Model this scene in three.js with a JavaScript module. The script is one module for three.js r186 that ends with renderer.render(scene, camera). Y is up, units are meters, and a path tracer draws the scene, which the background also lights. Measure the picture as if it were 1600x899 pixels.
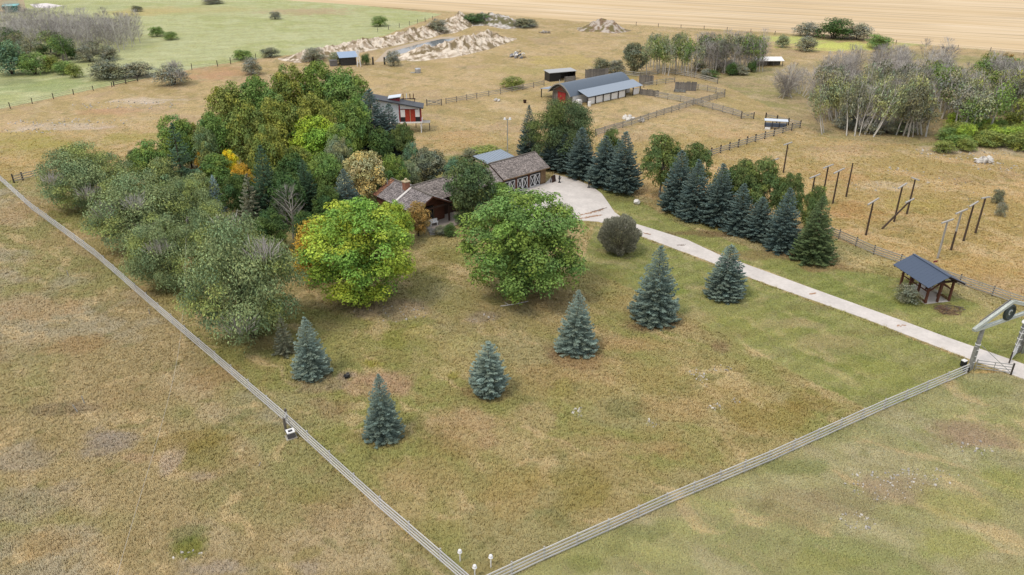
import * as THREE from 'three';
import { mergeGeometries } from 'three/addons/utils/BufferGeometryUtils.js';

// ---------------------------------------------------------------- camera, sky, sun, exposure
const scene = new THREE.Scene();
const camera = new THREE.PerspectiveCamera(41.06, 1600 / 899, 0.5, 6000);
camera.position.set(0, 42, 0);
camera.rotation.set(-26.6 * Math.PI / 180, 0, 0);
scene.add(camera);
const renderer = new THREE.WebGLRenderer({ antialias: true });
renderer.toneMapping = THREE.LinearToneMapping;
renderer.toneMappingExposure = 1.12;
renderer.shadowMap.enabled = true;
{ // an even overcast sky, a little brighter towards the zenith
  const w = 64, h = 32, d = new Float32Array(w * h * 4);
  for (let j = 0; j < h; j++) for (let i = 0; i < w; i++) {
    const el = Math.max(0, ((j + .5) / h - .5) * Math.PI), b = .74 + .42 * Math.sin(el), k = (j * w + i) * 4;
    d[k] = .96 * b; d[k + 1] = .985 * b; d[k + 2] = 1.04 * b; d[k + 3] = 1;
  }
  const t = new THREE.DataTexture(d, w, h, THREE.RGBAFormat, THREE.FloatType);
  t.mapping = THREE.EquirectangularReflectionMapping; t.magFilter = t.minFilter = THREE.LinearFilter; t.needsUpdate = true;
  scene.background = t; scene.environment = t;
}
const sun = new THREE.DirectionalLight(0xfff1dd, 1.5);
sun.position.set(-90, 190, -40); sun.target.position.set(0, 0, -110);
sun.shadow.radius = 22; sun.castShadow = true; sun.shadow.mapSize.set(4096, 4096);
Object.assign(sun.shadow.camera, { left: -260, right: 260, top: 260, bottom: -260, near: 1, far: 700 });
scene.add(sun, sun.target);

// ---------------------------------------------------------------- helpers
function rng(seed) { let a = seed >>> 0; return () => { a = (a + 0x6D2B79F5) | 0; let t = Math.imul(a ^ (a >>> 15), 1 | a); t = (t + Math.imul(t ^ (t >>> 7), 61 | t)) ^ t; return ((t ^ (t >>> 14)) >>> 0) / 4294967296; }; }
const hash2 = (i, j) => { let n = Math.imul(i, 374761393) + Math.imul(j, 668265263); n = Math.imul(n ^ (n >>> 13), 1274126177); return ((n ^ (n >>> 16)) >>> 0) / 4294967296; };
function vnoise(x, y) { const i = Math.floor(x), j = Math.floor(y); let u = x - i, v = y - j; u = u * u * (3 - 2 * u); v = v * v * (3 - 2 * v); const a = hash2(i, j), b = hash2(i + 1, j), c = hash2(i, j + 1), d = hash2(i + 1, j + 1); return a + (b - a) * u + (c - a) * v + (a - b - c + d) * u * v; }
function fbm(x, y, o = 4) { let s = 0, a = .5, n = 0; for (let k = 0; k < o; k++) { s += a * vnoise(x, y); n += a; a *= .55; x = x * 2.03 + 17.3; y = y * 2.03 - 9.1; } return s / n; }
const lerp = (a, b, t) => a + (b - a) * t, clamp = (v, a = 0, b = 1) => Math.min(b, Math.max(a, v)), smooth = (a, b, v) => { v = clamp((v - a) / (b - a)); return v * v * (3 - 2 * v); };
const lin = c => c <= .04045 ? c / 12.92 : ((c + .055) / 1.055) ** 2.4;
const rgb = (r, g, b, k = 1) => [lin(r / 255) * k, lin(g / 255) * k, lin(b / 255) * k];
const col = a => new THREE.Color().setRGB(a[0], a[1], a[2]);
const D2R = Math.PI / 180;
const names = {};
function numbered(n) { const k = names[n] = (names[n] ?? -1) + 1; return k ? n + '_' + String(k).padStart(3, '0') : n; }
function tag(o, label, category, group) { o.userData.label = label; o.userData.category = category; if (group) o.userData.group = group; return o; }
function thing(name, label, category, x = 0, z = 0, turn = 0, group, y = 0) {
  const g = new THREE.Group(); g.name = numbered(name); g.position.set(x, y, z); g.rotation.y = turn; scene.add(g); return tag(g, label, category, group);
}
function shade(m) { m.castShadow = m.receiveShadow = true; return m; }
function part(name, geo, mat, parent) { const m = shade(new THREE.Mesh(geo, mat)); m.name = name; parent.add(m); return m; }
function structure(name, geo, mat) { const m = shade(new THREE.Mesh(geo, mat)); m.name = numbered(name); m.userData.kind = 'structure'; scene.add(m); return m; }
const unit = new THREE.BoxGeometry(1, 1, 1);
function box(name, w, h, d, x, y, z, mat, parent, rx = 0, ry = 0, rz = 0) { // y is the centre
  const m = part(name, unit, mat, parent); m.scale.set(w, h, d); m.position.set(x, y, z); m.rotation.set(rx, ry, rz); return m;
}
function bg(w, h, d, x, y, z, rx = 0, ry = 0, rz = 0) { const g = new THREE.BoxGeometry(w, h, d); const e = new THREE.Matrix4().makeRotationFromEuler(new THREE.Euler(rx, ry, rz)); g.applyMatrix4(e); g.translate(x, y, z); return g; }
function beam(name, a, b, w, h, mat, parent) { // a box bar between two points
  const A = new THREE.Vector3(...a), B = new THREE.Vector3(...b), m = part(name, unit, mat, parent);
  m.position.copy(A).add(B).multiplyScalar(.5); m.up.set(0, 1, 0); m.scale.set(w, h, A.distanceTo(B));
  const q = new THREE.Quaternion(), dir = B.clone().sub(A).normalize(), up = Math.abs(dir.y) > .99 ? new THREE.Vector3(1, 0, 0) : new THREE.Vector3(0, 1, 0);
  const X = up.clone().cross(dir).normalize(), Y = dir.clone().cross(X); q.setFromRotationMatrix(new THREE.Matrix4().makeBasis(X, Y, dir)); m.quaternion.copy(q); return m;
}
function tube(pts, r0, r1, seg = 6, sides = 6) { // tapered tube through points
  const c = new THREE.CatmullRomCurve3(pts.map(p => new THREE.Vector3(...p))), g = new THREE.TubeGeometry(c, seg, 1, sides, false), P = g.attributes.position;
  for (let i = 0; i <= seg; i++) { const q = c.getPointAt(i / seg), r = lerp(r0, r1, i / seg); for (let j = 0; j <= sides; j++) { const k = i * (sides + 1) + j; P.setXYZ(k, q.x + (P.getX(k) - q.x) * r, q.y + (P.getY(k) - q.y) * r, q.z + (P.getZ(k) - q.z) * r); } }
  return g;
}
const cylGeo = {};
function cyl(name, r0, r1, h, x, y, z, mat, parent, sides = 10) { const m = part(name, new THREE.CylinderGeometry(r1, r0, h, sides), mat, parent); m.position.set(x, y + h / 2, z); return m; }
const std = (c, rough = .9, extra = {}) => new THREE.MeshStandardMaterial({ color: col(c), roughness: rough, ...extra });
function noiseTex(n, fn, srgb = true) { const d = new Uint8Array(n * n * 4); for (let j = 0; j < n; j++) for (let i = 0; i < n; i++) { const c = fn(i / n, j / n, i, j), k = (j * n + i) * 4; d[k] = c[0]; d[k + 1] = c[1]; d[k + 2] = c[2]; d[k + 3] = 255; } const t = new THREE.DataTexture(d, n, n); t.wrapS = t.wrapT = THREE.RepeatWrapping; t.magFilter = t.minFilter = THREE.LinearFilter; if (srgb) t.colorSpace = THREE.SRGBColorSpace; t.needsUpdate = true; return t; }
function tnoise(x, y, p, py = p) { // value noise that repeats every p cells
  const i = Math.floor(x), j = Math.floor(y), m = v => ((v % p) + p) % p, w = v => ((v % py) + py) % py; let u = x - i, v = y - j; u = u * u * (3 - 2 * u); v = v * v * (3 - 2 * v);
  const a = hash2(m(i), w(j)), b = hash2(m(i + 1), w(j)), c = hash2(m(i), w(j + 1)), d = hash2(m(i + 1), w(j + 1)); return a + (b - a) * u + (c - a) * v + (a - b - c + d) * u * v;
}
function inside(poly, x, z) { let r = false; for (let i = 0, j = poly.length - 1; i < poly.length; j = i++) { const [a, b] = poly[i], [c, d] = poly[j]; if ((b > z) !== (d > z) && x < (c - a) * (z - b) / (d - b) + a) r = !r; } return r; }
function distLine(pts, x, z) { let m = 1e9; for (let i = 0; i + 1 < pts.length; i++) { const [a, b] = pts[i], [c, d] = pts[i + 1], vx = c - a, vz = d - b, t = clamp(((x - a) * vx + (z - b) * vz) / (vx * vx + vz * vz)); m = Math.min(m, Math.hypot(x - a - vx * t, z - b - vz * t)); } return m; }
function sheet(poly, y) { // flat polygon of [x, z]
  const g = new THREE.ShapeGeometry(new THREE.Shape(poly.map(([x, z]) => new THREE.Vector2(x, -z)))); g.rotateX(-Math.PI / 2); g.translate(0, y, 0);
  const P = g.attributes.position, uv = g.attributes.uv; for (let i = 0; i < P.count; i++) uv.setXY(i, P.getX(i), P.getZ(i)); return g;
}
// ---------------------------------------------------------------- ground
const K = .76; // photograph tone of an open level surface to base colour
const S = (r, g, b) => { const c = rgb(r, g, b, K), m = (c[0] + c[1] + c[2]) / 3; return c.map(v => lerp(v, m, .08)); };
const leftFenceLine = [[-2.53,-37.53], [-7.61,-42.81], [-10.15,-45.44], [-17.69,-53.62], [-20.19,-56.37], [-40.28,-77.25], [-55.17,-92.88], [-73.48,-110.46], [-85.78,-123.41], [-108.85,-146.88]];
const frontFenceLine = [[-2.36,-37.53], [2.29,-40.32], [12.02,-45.93], [21.49,-51.06], [34.38,-58.52], [45.22,-64.57]];
const drivePoly = [[55.74,-62.09], [52.09,-66.35], [47.01,-71.75], [43.85,-75.44], [36.32,-83.78], [32.54,-88.14], [27.53,-93.71], [24.49,-98.49], [20.67,-102.23], [17.99,-104.69], [16.41,-106.99], [15.55,-109.37], [15.04,-113.55], [14.47,-117.69], [13.24,-121.13], [10.86,-124.75], [7.3,-127.5], [5.57,-122.76], [-0.62,-118], [-2.46,-111.29], [0,-105.19], [5.67,-105.7], [10.12,-105.96], [12.72,-105.45], [15.3,-103.45], [18.05,-100.1], [25.61,-91.65], [29.2,-87.2], [31.5,-84.66], [32.51,-83.61], [39.78,-76.04], [46.88,-67.58], [50.48,-63.65], [53.96,-59.43]];
const R_left = [[-2.53,-37.53], [-7.61,-42.81], [-10.15,-45.44], [-17.69,-53.62], [-20.19,-56.37], [-40.28,-77.25], [-55.17,-92.88], [-73.48,-110.46], [-85.78,-123.41], [-108.85,-146.88], [-400, -160], [-400, 20], [-2, 20]];
const R_front = [[-2.36,-37.53], [2.29,-40.32], [12.02,-45.93], [21.49,-51.06], [34.38,-58.52], [45.22,-64.57], [51.24,-64.92], [57.89,-56.66], [400, 20], [-2, 20]];
const R_mown = [[12.13,-104.19], [17.98,-99.64], [31.4,-84.31], [46.75,-67.33], [44.91,-64.45], [33.32,-58.12], [28.59,-64.22], [23.02,-72.58], [19.1,-77.56], [12.71,-85.56], [8.63,-89.29]];
const R_strip = [[13.24,-121.13], [19,-116.78], [24.36,-104.69], [32.97,-95.4], [41.1,-89.29], [46.86,-87.39], [49.24,-85.56], [57.69,-75.74], [61.14,-70.14], [55.81,-62.2], [52.09,-66.35], [47.01,-71.75], [36.32,-83.78], [24.49,-98.49], [17.99,-104.69], [14.95,-112.69]];
const R_yard = [[-2.53,-37.53], [-17.69,-53.62], [-40.28,-77.25], [-73.48,-110.46], [-85.78,-123.41], [-76.12,-131.45], [-57.88,-144.24], [-29.95,-146.44], [-12,-140.02], [9.09,-131.45], [20.54,-116.78], [44.87,-99.4], [59.51,-78.8], [51.73,-65.75], [45.28,-64.69], [21.51,-51.14]];
const R_green = [[-123.82,-163.61], [-116.91,-175.1], [-108.18,-190.92], [-96.4,-212.09], [-89.41,-223.86], [-77.19,-237.94], [-65.84,-246.74], [-45.29,-282.89], [-29.79,-342.48], [-70.72,-374.4], [-117.9,-406.59], [-120, -430], [-600, -430], [-600, -250]];
const R_wheat = [[-117.11,-398.06], [-70.72,-374.4], [-23.43,-348.88], [7.9,-332.29], [25.47,-320.8], [60.71,-304.89], [93.28,-291.95], [129.63,-268.91], [160.99,-249.04], [187.58,-230.7], [900, -170], [1500, -900], [300, -1500], [-200, -1100]];
const R_marsh = [[51.92,-211.23], [84.07,-229.7], [124.48,-257.39], [152.5,-234.79], [94.79,-137.99], [74.87,-146.44], [62.81,-151.01], [58.82,-181.39]];
const pal = {
  far: [S(186, 160, 108), S(170, 148, 92), S(194, 166, 122), S(158, 142, 84), S(176, 150, 112)],
  left: [S(162, 145, 104), S(147, 141, 90), S(175, 158, 124), S(152, 135, 92), S(161, 151, 127)],
  front: [S(158, 153, 108), S(142, 144, 92), S(170, 161, 126), S(150, 143, 102), S(158, 156, 98)],
  mown: [S(136, 140, 74), S(146, 146, 84), S(124, 130, 64), S(152, 146, 98), S(140, 142, 70)],
  strip: [S(132, 138, 70), S(142, 144, 78), S(122, 130, 60), S(150, 148, 86), S(138, 140, 72)],
  yard: [S(158, 145, 94), S(143, 141, 80), S(170, 152, 108), S(150, 135, 84), S(156, 146, 104)],
  green: [S(176, 180, 126), S(166, 172, 108), S(188, 190, 140), S(170, 168, 104), S(182, 186, 136)],
  wheat: [S(226, 198, 150), S(220, 190, 138), S(232, 206, 164), S(216, 186, 132), S(226, 200, 156)],
  marsh: [S(170, 150, 104), S(150, 142, 84), S(178, 158, 120), S(140, 134, 72), S(160, 140, 100)],
};
// stained and differently grown patches: x, z, rx, rz, colour, strength
const patches = [
  [-23.27,-41.42,1.95,1.86, S(112, 116, 34), .85], [-24.29,-42.87,1.62,1.04, S(104, 112, 60), .5], [-26.11,-51.98,2.61,2.88, S(126, 122, 54), .7],
  [-28.74,-51.47,0.86,2.17, S(168, 150, 134), .6], [-25.15,-49.29,2.1,0.78, S(168, 150, 134), .5], [-35.45,-53.89,3.35,2.32, S(150, 138, 128), .75], [-41.55,-58.62,4.15,1.01, S(112, 96, 78), .55], [-40.97,-51.31,3.23,2.49, S(150, 140, 126), .6], [-36.92,-45.93,3.49,2.14, S(158, 146, 128), .6], [-21.2,-39.5,4.06,0.93, S(162, 148, 130), .8], [-14.5,-39.79,1.36,1.06, S(160, 146, 128), .6],
  [-33.3,-41.92,3.28,1.64, S(158, 132, 82), .5], [-55.05,-78.8,4.46,3.48, S(172, 146, 108), .7], [-50.59,-69.49,4.05,3.12, S(164, 146, 112), .5], [-45.86,-70.14,4.08,1.85, S(156, 128, 86), .6], [-27.91,-53.89,3.35,1.43, S(134, 116, 44), .6], [-29.78,-63.99,2.91,2.53, S(158, 128, 84), .5], [-37.14,-60.69,3.65,3.18, S(154, 130, 90), .4], [-31.99,-51.73,1.63,1.01, S(168, 134, 110), .5], [-74.15,-109.91,5.85,6, S(168, 142, 104), .6], [-63.06,-99.87,5.41,4.64, S(162, 136, 96), .5], [-87.52,-142.1,10.94,6.77, S(160, 146, 70), .6], [-98.71,-151.01,6.41,5.64, S(164, 150, 66), .6],
  [-7.86,-49.29,3.14,2.36, S(164, 142, 96), .5], [-13.82,-45.23,2.96,2.09, S(150, 128, 88), .4], [-16.22,-47.01,2.03,1.47, S(126, 120, 50), .4], [-14.72,-40.68,1.2,0.85, S(130, 120, 52), .5],
  // lawn
  [-12.44,-71.75,2.9,2.73, S(132, 132, 44), .6], [-10.17,-73.14,1.82,1.41, S(176, 160, 106), .7], [-14.36,-66.59,1.44,1.22, S(140, 134, 40), .7], [-7.06,-65.15,1.67,2.12, S(184, 168, 118), .6], [-5.73,-69.49,1.75,2.86, S(168, 158, 102), .6], [-6.03,-64.22,0.89,0.92, S(148, 140, 44), .7], [-10.56,-67.58,3.96,3.74, S(128, 126, 62), .4], [-9.53,-85.56,3.65,3.97, S(126, 124, 58), .5], [-7.75,-82.92,2.32,2.06, S(170, 162, 116), .5], [-6.05,-80.41,3.33,3.6, S(150, 144, 88), .5], [-9.37,-93.29,3.41,4.15, S(122, 114, 54), .6], [-14.28,-62.31,4.1,2.87, S(168, 138, 110), .8], [-19.38,-62.86,2.88,1.79, S(150, 130, 110), .7], [-16.62,-58.62,2.61,2.01, S(152, 124, 94), .6], [-16.22,-64.34,1.02,0.93, S(140, 124, 112), .7],
  [-14.02,-78.02,4.43,2.49, S(152, 132, 110), .6], [-2.9,-76.19,2.17,1.5, S(150, 134, 118), .6],
  [6.63,-67.95,3.32,2.51, S(126, 100, 72), .8], [15.67,-74.57,3.42,2.03, S(128, 102, 76), .8], [-2.15,-61.54,2.95,1.95, S(142, 116, 82), .6], [-11.22,-54.25,2.58,1.62, S(142, 116, 84), .6], [13.59,-70.14,5.16,1.85, S(172, 142, 98), .6], [3.17,-63.99,2.53,2.76, S(142, 122, 70), .4], [9.63,-65.15,7.71,3.07, S(168, 142, 96), .5], [4.97,-62.31,1.61,1.98, S(142, 138, 62), .5], [-4.05,-56.66,3.47,2.88, S(176, 148, 112), .6], [1.76,-57.63,2.34,2.55, S(178, 154, 118), .6], [10.68,-58.62,2.14,1.61, S(112, 114, 62), .6], [13.13,-62.86,4.38,2.68, S(142, 134, 70), .4], [15.43,-58.62,3.56,2.01, S(170, 146, 100), .6], [20.09,-60.69,3.65,2.54, S(168, 146, 98), .6], [21.92,-69.49,1.21,1.3, S(132, 102, 84), .6], [22.22,-72.16,4.17,2.21, S(140, 128, 80), .5], [5.15,-48.13,3.09,3.04, S(138, 126, 58), .6], [8.43,-49.69,3.69,1.91, S(150, 134, 84), .4], [0,-47.38,3.06,3.42, S(164, 140, 88), .6], [11.03,-53.01,3.31,1.22, S(172, 146, 108), .5], [7.26,-53.89,3.35,1.07, S(166, 142, 102), .5], [13.79,-53.01,2.21,1.57, S(162, 134, 88), .5], [23.44,-57.63,4.69,2.55, S(146, 126, 64), .6], [28.25,-59.64,3.01,2.07, S(140, 120, 60), .5], [25.98,-61,1.34,1.07, S(160, 146, 104), .6], [-5.52,-53.01,2.76,2.61, S(150, 126, 76), .4], [-7.34,-54.79,2.26,1.82, S(120, 112, 60), .4],
  [5.29,-80.41,4.54,2.61, S(140, 122, 82), .5], [20.19,-75.74,3.61,2.08, S(168, 146, 104), .6], [20.14,-82.92,1.55,1.37, S(122, 138, 50), .7], [12.12,-87.39,4.04,2.61, S(128, 122, 58), .5], [11.34,-80.41,3.78,2.29, S(156, 140, 84), .5],
  // mown part and strips
  [33.53,-70.81,4.11,1.87, S(160, 146, 100), .6], [37.1,-69.49,3.37,1.56, S(150, 140, 92), .5], [31.49,-75,3.58,1.17, S(164, 148, 106), .6], [34.51,-66.35,1.95,1.7, S(132, 136, 62), .6], [37.89,-65.15,2.57,1.65, S(148, 148, 78), .5], [43.32,-65.75,2.59,1.91, S(132, 132, 66), .5], [34.22,-78.8,4.46,0.95, S(118, 108, 66), .5], [40.58,-72.86,4.2,0.84, S(128, 116, 74), .5],
  [34.07,-93.29,7.67,1.66, S(136, 112, 76), .7], [27.29,-101.04,5.46,1.42, S(120, 96, 66), .7], [39.6,-89.68,4.12,1.56, S(142, 114, 78), .7], [16.29,-115.59,4.07,1.78, S(112, 106, 54), .6], [47.69,-91.25,4.18,2, S(186, 168, 116), .6], [50.19,-78.02,2.51,1.56, S(124, 96, 76), .8], [54.19,-77.25,3.22,2.15, S(172, 156, 104), .5], [49.75,-75.74,4.33,1.19, S(178, 160, 112), .5], [51.4,-80.41,5.29,1.96, S(128, 134, 60), .4],
  // outside the front fence
  [40.68,-54.79,3.39,2.19, S(158, 134, 110), .8], [30.92,-48.13,4.12,1.97, S(156, 138, 112), .7], [26.44,-45.93,2.99,2.14, S(146, 132, 100), .6], [21.72,-45.23,2.96,2.51, S(146, 130, 92), .5], [34.93,-45.93,3.49,2.14, S(150, 150, 76), .5], [40.2,-48.13,2.06,3.04, S(152, 154, 72), .5], [22.77,-40.09,4.1,1.07, S(140, 142, 66), .5], [32.83,-41.92,3.28,1.51, S(148, 152, 70), .5], [23.98,-50.49,3.2,1.14, S(120, 128, 70), .6], [45.65,-61.76,3.7,1.96, S(122, 130, 66), .6], [9.57,-43.2,2.87,0.92, S(118, 124, 66), .5], [4.55,-40.09,1.82,0.83, S(112, 120, 54), .5], [16.82,-47.38,2.55,0.89, S(164, 152, 112), .6], [12.34,-45.23,2.47,0.7, S(166, 150, 118), .5],
  // paddocks and fields beyond
  [15.25,-234.79,11.44,10.4, S(184, 164, 84), .6], [3.59,-220.11,10.78,5.54, S(166, 156, 84), .5], [-14.84,-178.2,5.94,7.57, S(178, 150, 100), .5], [-10.26,-151.01,6.41,6.58, S(180, 146, 96), .5], [-18.45,-155.84,3.95,3.97, S(160, 144, 88), .5], [-4.86,-142.1,6.08,3.38, S(134, 128, 58), .6], [-95.45,-159.38,12.1,3.1, S(198, 180, 160), .7], [-86.53,-182.7,9.11,3.29, S(204, 186, 164), .7], [-90.66,-172.09,8.63,4.14, S(188, 140, 100), .5], [-81.1,-215.59,10.58,8.89, S(186, 140, 98), .7], [-76.92,-151.01,7.69,3.76, S(156, 146, 64), .7], [-92.34,-146.44,7.49,4.45, S(158, 150, 66), .6],
  [107.22,-261.13,18.92,10.12, S(196, 200, 92), .95], [96.84,-274.35,13.21,9.7, S(186, 194, 96), .9], [132.73,-266.27,8.56,6.55, S(180, 184, 110), .7], [82.66,-142.1,8.51,3.38, S(196, 178, 150), .6], [62.78,-121.78,5.32,2.59, S(194, 176, 146), .5], [57.71,-125.09,4.36,2.71, S(184, 150, 100), .5], [55.73,-128.56,4.46,4.97, S(190, 152, 104), .5], [62.77,-112.69,5.98,3.41, S(164, 152, 76), .5], [51.71,-109.91,4.88,3.81, S(178, 136, 84), .5], [59.95,-104.69,7.49,3.51, S(166, 146, 92), .4], [59.19,-89.29,4.93,3.87, S(182, 150, 94), .4], [96.06,-144.24,3.69,5.21, S(200, 188, 168), .5],
  [32.15,-175.1,5.85,3.66, S(196, 172, 124), .5], [31.15,-211.23,5.19,5.14, S(150, 150, 76), .5], [36.08,-209.53,4.81,5.06, S(188, 150, 98), .6], [45.49,-153.39,7.8,3.86, S(190, 154, 106), .4], [41.27,-163.61,8.25,4.33, S(188, 158, 106), .4],
  [-121.36,-199.06,13.12,9.24, S(136, 152, 84), .7], [-131.12,-204.58,6.72,4.85, S(120, 128, 76), .6], [-158.04,-351.06,16.64,17.61, S(190, 164, 96), .6], [-132.66,-357.77,22.58,13.68, S(186, 170, 110), .5], [-88.72,-351.06,22.18,13.19, S(178, 150, 112), .7], [-189.71,-364.72,17.25,9.45, S(150, 160, 96), .5], [-62.24,-257.39,8.3,7.38, S(180, 186, 140), .5], [-42.97,-229.7,11.21,5.99, S(176, 150, 104), .6], [-33.19,-257.39,12.45,9.85, S(170, 150, 116), .6], [-21.21,-263.67,12.73,10.3, S(168, 148, 118), .5],
];
const stubblePoly = R_wheat;
const boxedPatches = patches.map(([x, z, a, b, c, s]) => ({ x, z, a, b, c, s, r: Math.max(a, b) * 1.7 }));
function region(x, z) {
  if (inside(R_left, x, z)) return 'left'; if (inside(R_front, x, z)) return 'front'; if (inside(R_mown, x, z)) return 'mown'; if (inside(R_strip, x, z)) return 'strip';
  if (inside(R_yard, x, z)) return 'yard'; if (inside(R_green, x, z)) return 'green'; if (inside(R_wheat, x, z)) return 'wheat'; if (inside(R_marsh, x, z)) return 'marsh'; return 'far';
}
const outC = [0, 0, 0], straw = S(194, 172, 130), weed = S(118, 118, 66);
function groundColor(x, z) {
  const w = Math.min(2, .3 + Math.hypot(x, z) * .004), wx = x + (fbm(x * .35, z * .35, 3) - .5) * w, wz = z + (fbm(x * .35 + 40, z * .35 + 7, 3) - .5) * w;
  const r = region(wx, wz), p = pal[r];
  const ux = x * .8 + z * .6, uz = -x * .6 + z * .8; // growth runs in streaks
  const a = fbm(ux * .05, uz * .09, 4), b = fbm(ux * .14 + 31, uz * .3 + 12, 4), c = fbm(x * .7 + 5, z * .7 + 77, 3), e = fbm(x * .09 + 300, z * .12, 3);
  const k1 = smooth(.42, .6, a), k2 = smooth(.5, .68, b) * .75, k3 = smooth(.52, .7, c) * .55, k4 = smooth(.58, .72, e) * .7;
  for (let i = 0; i < 3; i++) { let v = lerp(p[0][i], p[1][i], k1); v = lerp(v, p[2][i], k2); v = lerp(v, p[4][i], k4); v = lerp(v, p[3][i], k3); outC[i] = v; }
  if (r !== 'wheat' && r !== 'green') { // flattened pale straw and low dark weeds
    const wv = fbm(x * .25, z * .25, 2) * 6, p5 = smooth(.6, .74, fbm((ux + wv) * .22 + 90, (uz + wv) * .75, 4)) * (r === 'mown' || r === 'strip' ? .3 : .6), p6 = smooth(.66, .76, fbm(x * .5 + 210, z * .5 + 33, 4)) * .45;
    for (let i = 0; i < 3; i++) outC[i] = lerp(lerp(outC[i], straw[i], p5), weed[i], p6);
  }
  if (r === 'mown' || r === 'strip') { const d = r === 'mown' ? x * .47 + z * .88 : x * .5 + z * .87, s = smooth(.35, .65, .5 + .5 * Math.sin(d * 2.6 + fbm(x * .1, z * .1, 2) * 3)); for (let i = 0; i < 3; i++) outC[i] *= lerp(.95, 1.06, s); }
  if (r === 'front') { const d = x * .44 - z * .9, s = .5 + .5 * Math.sin(d * 2.1 + fbm(x * .06, z * .06, 2) * 4); for (let i = 0; i < 3; i++) outC[i] *= lerp(.95, 1.05, s); }
  if (r === 'green') { const d = x * .3 + z * .95, s = .5 + .5 * Math.sin(d * .9 + fbm(x * .02, z * .02, 2) * 9); for (let i = 0; i < 3; i++) outC[i] *= lerp(.96, 1.05, s); }
  for (const q of boxedPatches) {
    const dx = x - q.x, dz = z - q.z; if (Math.abs(dx) > q.r || Math.abs(dz) > q.r) continue;
    const n = fbm(x * .45 + q.x, z * .45, 4), d = Math.hypot(dx / q.a, dz / q.b) + (n - .5) * 1.5 + (c - .5) * .5, t = (1 - smooth(.55, 1.15, d)) * q.s * (.72 + .28 * smooth(.3, .6, b));
    if (t > 0) for (let i = 0; i < 3; i++) outC[i] = lerp(outC[i], q.c[i], t);
  }
  return outC;
}
const tileN = 1024, grassTile = noiseTex(tileN, (u, v, i, j) => { // fine straw and blade grain, 14 m across
  const f = tnoise(u * 512, v * 512, 512), g = tnoise(u * 256 + 3, v * 256, 256), m = tnoise(u * 90, v * 90, 90), l = tnoise(u * 34 + 9, v * 34, 34), s = tnoise(u * 60 + v * 300, v * 300, 300);
  const b = clamp(.70 + (f - .5) * .3 + (g - .5) * .22 + (m - .5) * .15 + (l - .5) * .08 + (s - .5) * .1, .2, 1), w = (tnoise(u * 200, v * 200 + 50, 200) - .5) * .12;
  return [255 * Math.min(1, b * (1 + w)), 255 * b, 255 * Math.min(1, b * (1 - w * .6))];
});
const grassBump = noiseTex(512, (u, v) => { const h = 255 * clamp(.5 + (tnoise(u * 256, v * 256, 256) - .5) * .5 + (tnoise(u * 100, v * 100, 100) - .5) * .5 + (tnoise(u * 30, v * 30, 30) - .5) * .3); return [h, h, h]; }, false);
const tileMean = .45; // linear mean of the grain
{
  const xs = [], zs = [];
  for (let x = -115; x <= 95; x += .55) xs.push(x);
  for (let x = -117, s = 1.6; x > -2500; x -= s, s *= x < -270 ? 1.25 : 1.006) xs.unshift(x);
  for (let x = 97, s = 1.6; x < 2500; x += s, s *= x > 270 ? 1.25 : 1.006) xs.push(x);
  for (let z = 120; z > -35; z -= 8) zs.push(z);
  for (let z = -35, s = .45; z > -2500; z -= s) { zs.push(z); s = z > -110 ? .45 : z > -170 ? .7 : z > -420 ? s * 1.006 : s * 1.2; }
  const nx = xs.length, nz = zs.length, P = new Float32Array(nx * nz * 3), C = new Float32Array(nx * nz * 3), U = new Float32Array(nx * nz * 2), N = new Float32Array(nx * nz * 3), I = new Uint32Array((nx - 1) * (nz - 1) * 6);
  let k = 0; const D = Math.PI / 180;
  for (let j = 0; j < nz; j++) for (let i = 0; i < nx; i++) {
    const v = j * nx + i, x = xs[i], z = zs[j], c = groundColor(x, z);
    P[v * 3] = x; P[v * 3 + 2] = z; N[v * 3 + 1] = 1; U[v * 2] = x / 14; U[v * 2 + 1] = z / 14;
    for (let q = 0; q < 3; q++) C[v * 3 + q] = Math.min(1, c[q] / tileMean);
    if (i + 1 < nx && j + 1 < nz) { const a = v, b = v + 1, e = v + nx, f = v + nx + 1; I[k++] = a; I[k++] = b; I[k++] = f; I[k++] = a; I[k++] = f; I[k++] = e; }
  }
  const g = new THREE.BufferGeometry(); g.setAttribute('position', new THREE.BufferAttribute(P, 3)); g.setAttribute('normal', new THREE.BufferAttribute(N, 3)); g.setAttribute('uv', new THREE.BufferAttribute(U, 2)); g.setAttribute('color', new THREE.BufferAttribute(C, 3)); g.setIndex(new THREE.BufferAttribute(I, 1));
  structure('ground', g, new THREE.MeshStandardMaterial({ map: grassTile, bumpMap: grassBump, bumpScale: .05, vertexColors: true, roughness: 1 }));
}
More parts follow.
